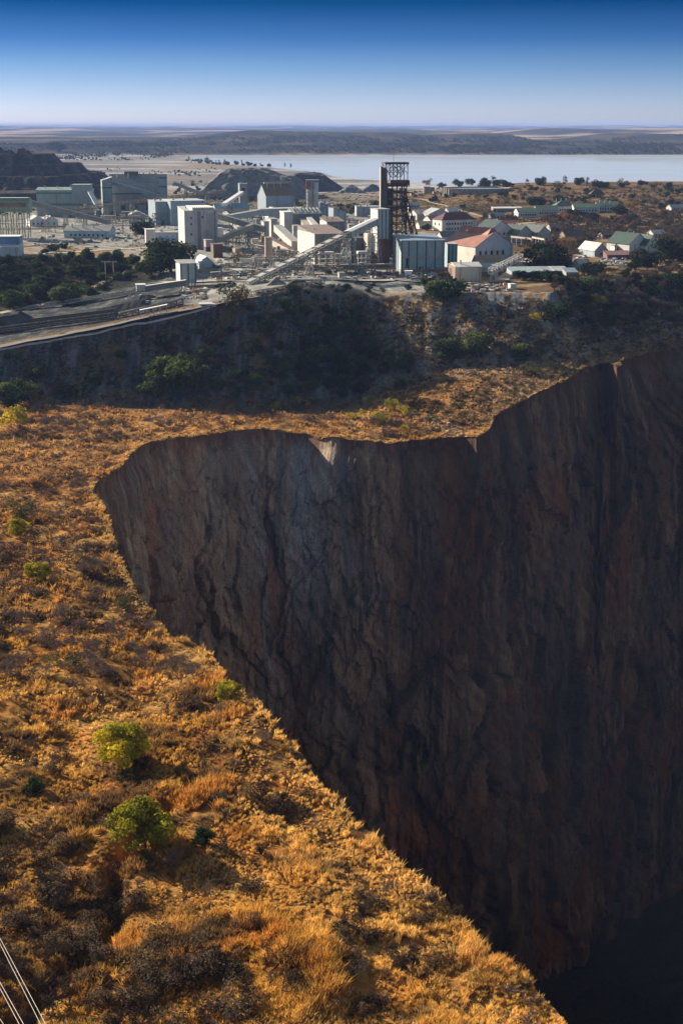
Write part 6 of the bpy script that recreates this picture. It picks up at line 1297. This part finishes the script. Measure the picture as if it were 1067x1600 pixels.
scrub('low_scrub', [([(600, 470), (900, 465), (900, 540), (860, 560), (620, 595), (540, 520), (540, 480)], 3200, .4, 1.3, DRY+OL+BR, -.12, ()),
    ([(600, 600), (860, 560), (1100, 470), (1100, 535), (950, 562), (840, 605), (760, 660), (680, 675), (600, 660)], 3600, .3, 1.2, BR+OL+DRY, -.2, ()),
    ([(860, 430), (1100, 400), (1100, 500), (900, 545)], 1800, .6, 1.9, BR+DG+OL, -.3, ()),
    ([(-20, 560), (200, 520), (350, 485), (450, 465), (600, 470), (600, 600), (500, 634), (200, 628), (-20, 620)], 3200, .4, 1.3, DG+[(.05, .04, .03), (.07, .055, .035)], -.02, ()),
    ([(0, 618), (300, 630), (560, 630), (690, 680), (600, 684), (380, 664), (200, 690), (0, 690)], 1500, .3, .9, BR+DRY, -.1, ()),
    ([(640, 300), (1100, 288), (1100, 405), (900, 402), (830, 392), (690, 345)], 5200, .6, 2.0, BR+OL+DG+DRY, -.12, AV),
    ([(690, 325), (1100, 310), (1100, 405), (900, 402), (830, 392), (760, 348)], 1500, 1.6, 3.4, BR+[(.10, .08, .065)]+DG, -.2, AV),
    ([(300, 285), (620, 300), (620, 335), (330, 320)], 1200, .8, 2.2, OL+BR+DG, -.1, ()),
    ([(-40, 402), (205, 404), (215, 425), (100, 475), (-40, 480)], 1800, .8, 2.0, DG+OL, -.3, ())], 3)
scrub('slope_scrub', [(NEAR, 5200, .16, .6, BR+[(.10, .065, .04), (.16, .10, .05)], .0, ()), ([(-60, 650), (210, 650), (195, 700), (150, 760), (190, 900), (260, 990), (-60, 990)], 4200, .3, 1.1, BR+[(.10, .07, .055)], -.05, ())], 8)
# ---------------- vehicles, drums, scrap, posts
def car(px, py, col, label, L=4.3, rz=None, van=False):
    p = G(px, py); root = empty('pickup' if van else 'parked_car', p, VR.uniform(0, 3.1) if rz is None else R(rz)); tag(root, label, 'truck' if van else 'car'); W = 1.75; H = 1.45
    pm = M(col, .05, .35)
    if van: L = 6.5; W = 2.2; H = 2.6
    mb = MB(); z0, z1 = .35, .92 if not van else 1.2
    mb.hexa([(-L/2, -W/2, z0), (L/2, -W/2, z0), (L/2, W/2, z0), (-L/2, W/2, z0)], [(-L/2+.1, -W/2+.05, z1), (L/2-.15, -W/2+.05, z1-.08), (L/2-.15, W/2-.05, z1-.08), (-L/2+.1, W/2-.05, z1)])
    mb.build('body', pm, root)
    mb = MB(); a, b = ((-L*.38, L*.22) if not van else (L*.12, L*.46))
    mb.hexa([(a, -W/2+.08, z1), (b, -W/2+.08, z1), (b, W/2-.08, z1), (a, W/2-.08, z1)], [(a+.4, -W/2+.2, H-.06), (b-.5, -W/2+.2, H-.06), (b-.5, W/2-.2, H-.06), (a+.4, W/2-.2, H-.06)]); mb.build('window_glass', glass(), root)
    mb = MB(); mb.box(a+.4, b-.5, -W/2+.2, W/2-.2, H-.05, H+.02); mb.build('roof', pm, root)
    if van: mb = MB(); mb.box(-L/2, L*.08, -W/2, W/2, z1+.02, 2.3); mb.build('load_bed', M((.42, .40, .36), .2), root)
    for x in (-L*.3, L*.31):
        for y in (-W/2, W/2):
            mb = MB(); mb.tube((x, y-.11, .33), (x, y+.11, .33), .33, 12); mb.build('wheel', M((.02, .02, .02), .1), root)
WH = (.68, .68, .67)
for a in ((842, 343, WH, 'white car, leftmost of four parked before the green roofed compound'), (847, 344, (.45, .05, .04), 'red car, left of another red one before the compound'), (852, 344, (.38, .06, .05), 'darker red car, third of four before the compound'), (857, 344, WH, 'white car at the right end of the row before the compound'),
          (612, 437, WH, 'white car on the road in front of the biggest hall'), (648, 438, (.55, .56, .56), 'silver car parked before the green striped hall'), (656, 438, WH, 'white car right of the silver one before the striped hall'), (54, 383, WH, 'white car on the left road by the workshops'), (66, 396, (.06, .065, .08), 'dark car on bare ground near the left road'), (75, 399, WH, 'white car beside the dark one near the left road'), (177, 375, (.5, .5, .5), 'grey car near the end of the long pale blue shed'), (185, 376, WH, 'white car right of the grey one by the pale blue shed'),
          (905, 404, WH, 'white car left of the gabled workshop at the scrap yard'), (898, 408, (.6, .6, .58), 'pale car nearest the big dark tree cluster'), (912, 402, (.5, .52, .55), 'silver car in the row at the scrap yard'), (728, 448, (.55, .55, .53), 'pale car on the terrace below the beige warehouse')): car(*a)
car(352, 418, (.10, .28, .55), 'blue truck in the yard right of the white roofed workshops', van=True, rz=20)
car(536, 322, (.60, .36, .05), 'orange yellow truck, leftmost of three beyond the works', van=True, rz=10); car(543, 322, (.60, .36, .05), 'orange yellow truck, middle of three beyond the works', van=True, rz=30); car(550, 321, (.62, .38, .05), 'orange yellow truck, rightmost of three beyond the works', van=True, rz=5)
car(745, 452, (.25, .42, .42), 'teal truck on the terrace among scrap', van=True, rz=70)
for i in range(14):
    p = G(583+i*2.9, 431+VR.uniform(-1, 1)); c = VR.choice([(.30, .08, .06), (.24, .10, .08), (.36, .30, .26)]); o = empty('fuel_drum', p); tag(o, 'rusty red drum in the row at the foot of the transfer tower', 'drum', 'rusty drums by the transfer tower')
    mb = MB(); mb.cyl((0, 0), .75, -.2, 2.0, 12); mb.build('shell', M(c, .2), o); mb = MB(); mb.cyl((0, 0), .8, .85, 1.0, 12); mb.build('hoop', M((.12, .06, .05), .2), o)
for i, (px, py, L, c, lb) in enumerate(((386, 414, 8, (.56, .55, .52), 'white horizontal tank lying in the yard left of the cement silo'), (400, 415, 7, (.50, .50, .48), 'pale horizontal tank just left of the cement silo'))):
    p = G(px, py); o = empty('horizontal_tank', p); tag(o, lb, 'tank'); mb = MB(); mb.tube((-L/2, 0, 2.2), (L/2, 0, 2.2), 1.6, 14); mb.build('shell', M(c, .2), o)
    for x in (-L*.3, L*.3): mb = MB(); mb.box(x-.3, x+.3, -1.2, 1.2, -.3, 1.1); mb.build('cradle', M(GREY, .2), o)
# containers and cabins of the yard
k = 0
for px, py, c, lb in ((300, 425, (.20, .30, .36), 'blue grey container in front of the white roofed workshops'), (395, 381, (.45, .44, .40), 'pale cabin under the dark ribbed gallery'), (407, 384, (.52, .50, .46), 'cream cabin right of the pale cabin under the gallery'), (368, 396, (.42, .33, .26), 'tan flat slab building beside the flat topped acacia'), (493, 400, (.30, .33, .33), 'grey container against the lit wall of the mill'), (352, 372, (.50, .48, .44), 'small cream box left of the low gallery crossing'), (380, 352, (.46, .47, .45), 'pale box hut below the white roofed climbing gallery'), (396, 350, (.52, .52, .50), 'white box hut with a lean chute by the level gallery'), (118, 378, (.30, .31, .31), 'grey container below the long pale blue shed'), (150, 336, (.28, .33, .33), 'small teal hut at the foot of the white chute'), (165, 349, (.38, .38, .35), 'small pale hut at the lower end of the grey gallery'), (510, 330, (.25, .12, .09), 'rusty brown bin beside the blue vessels'), (640, 345, (.40, .32, .27), 'tan hut behind the headgear'), (560, 428, (.34, .35, .34), 'grey cabin under the level conveyor'), (585, 350, (.34, .36, .37), 'grey hut behind the white storage tanks'), (376, 432, (.12, .32, .34), 'teal container beside the foot of the main conveyor'), (530, 434, (.33, .32, .30), 'low grey container beyond the yard trestles'), (716, 450, (.42, .42, .40), 'grey steel box on the terrace below the warehouse'), (797, 452, (.55, .58, .60), 'pale boat shaped trailer on the terrace edge')):
    bld('cabin', lb, 'cabin', px, py, 9, 7, VR.uniform(5, 30), 4, c, tuple(min(.7, q*1.15) for q in c), 'flat', over=.15)
def scrap(px0, px1, py0, py1, n, label_unused, seed):
    r = random.Random(seed); V = []; Fc = []; C = []
    for i in range(n):
        p = G(r.uniform(px0, px1), r.uniform(py0, py1)); s = r.uniform(.3, 1.5); a = r.uniform(0, 3.14); c = r.choice([(.5, .5, .5), (.12, .13, .15), (.25, .15, .10), (.6, .6, .58), (.15, .22, .28), (.35, .33, .3)])
        d = Vector((math.cos(a)*s, math.sin(a)*s, 0)); e = Vector((-math.sin(a)*s*.5, math.cos(a)*s*.5, 0)); h = Vector((r.uniform(-.3, .3), r.uniform(-.3, .3), r.uniform(.3, 1.3))); p = p-Vector((0, 0, .1)); b = [p-d-e, p+d-e, p+d+e, p-d+e]; i0 = len(V)
        V += [tuple(q) for q in b]+[tuple(q+h) for q in b]; Fc += [(i0, i0+1, i0+2, i0+3), (i0+4, i0+5, i0+6, i0+7)]+[(i0+j, i0+(j+1) % 4, i0+4+(j+1) % 4, i0+4+j) for j in range(4)]; C += [c]*8
    tag(link('scrap', mesh_np('scrap', V, Fc, TW, np.array(C))), kind='stuff')
scrap(888, 918, 405, 418, 170, '', 1); scrap(940, 978, 401, 416, 260, '', 2); scrap(284, 322, 450, 468, 260, '', 3); scrap(700, 800, 444, 456, 130, '', 4); scrap(340, 560, 380, 436, 420, '', 5); scrap(200, 240, 462, 476, 70, '', 6); scrap(150, 560, 330, 378, 420, '', 7); scrap(560, 700, 424, 436, 110, '', 8); scrap(60, 240, 355, 392, 160, '', 9)
for px, py, h, lb in ((658, 448, 9, 'short dark post before the green striped hall'), (945, 350, 8, 'lamp post on the open ground right of the compound'), (795, 372, 8, 'lamp post beside the dark green gabled house'), (246, 446, 7, 'lamp post left of the silver transfer station'), (318, 448, 7, 'lamp post right of the silver transfer station'), (540, 435, 9, 'tall lamp post between the two yard trestles'), (128, 384, 8, 'lamp post on the left road verge'), (208, 386, 8, 'lamp post left of the white portal building'), (700, 330, 8, 'lamp post on the road to the ridge')):
    p = G(px, py); o = empty('lamp_post', p); tag(o, lb, 'lamp post'); mb = MB(); mb.tube((0, 0, -.5), (0, 0, h), .16, 6, .1); mb.build('pole', M((.30, .29, .27), .1), o); mb = MB(); mb.bar((0, 0, h), (1.4, 0, h+.2), .18); mb.build('lamp_arm', M((.40, .40, .38), .1), o)
# loose rocks on the slope and the right rim
def rocks():
    r = np.random.default_rng(4); Vs = []; Cs = []; base = np.array([(-1, -1, -.6), (1, -1, -.6), (1, 1, -.6), (-1, 1, -.6), (-.6, -.7, .6), (.7, -.6, .5), (.6, .7, .7), (-.7, .5, .5)]); Fb = np.array([(0, 1, 2, 3), (4, 5, 6, 7), (0, 1, 5, 4), (1, 2, 6, 5), (2, 3, 7, 6), (3, 0, 4, 7)])
    pts = []
    for poly, n, s, c in (([(620, 630), (700, 660), (745, 690), (700, 680), (640, 655)], 260, .8, (.42, .34, .25)), (NEAR, 500, .35, (.26, .19, .13)), ([(560, 490), (860, 480), (860, 540), (620, 590)], 500, .7, (.20, .19, .18))):
        P = np.array(poly, float); px = r.uniform(P[:, 0].min(), P[:, 0].max(), n*3); py = r.uniform(P[:, 1].min(), P[:, 1].max(), n*3); m = in_poly(px, py, poly); x, y, z = GA(px[m], py[m]); k = ~in_pit(x, y); x, y, z = x[k][:n], y[k][:n], z[k][:n]
        b = base[None]*(1+r.normal(0, .2, (len(x), 8, 3)))*(s*r.uniform(.4, 1.4, (len(x), 1, 1)))*np.array([1, .8, .7]); Vs.append((b+np.c_[x, y, z][:, None, :]).reshape(-1, 3)); Cs.append(np.repeat(np.array(c)[None]*r.uniform(.6, 1.2, (len(x), 1)), 8, 0))
    V = np.concatenate(Vs); n = len(V)//8; Fc = (Fb[None]+np.arange(n)[:, None, None]*8).reshape(-1, 4); tag(link('loose_rocks', mesh_np('loose_rocks', V, Fc, TW, np.concatenate(Cs))), kind='stuff')
rocks()
# ---------------------------------------------------------------- haze
def build_haze():
    mb = MB(); mb.box(-26000, 26000, -60, 42500, -310, 96)
    m = bpy.data.materials.new('haze air'); m.use_nodes = True; t = m.node_tree; t.nodes.clear()
    o = t.nodes.new('ShaderNodeOutputMaterial'); v = t.nodes.new('ShaderNodeVolumePrincipled')
    v.inputs['Color'].default_value = (.36, .52, 1.0, 1); v.inputs['Density'].default_value = 4.6e-5; v.inputs['Anisotropy'].default_value = .0
    t.links.new(v.outputs[0], o.inputs['Volume'])
    h = mb.build('haze', m); tag(h, kind='stuff')
build_haze()
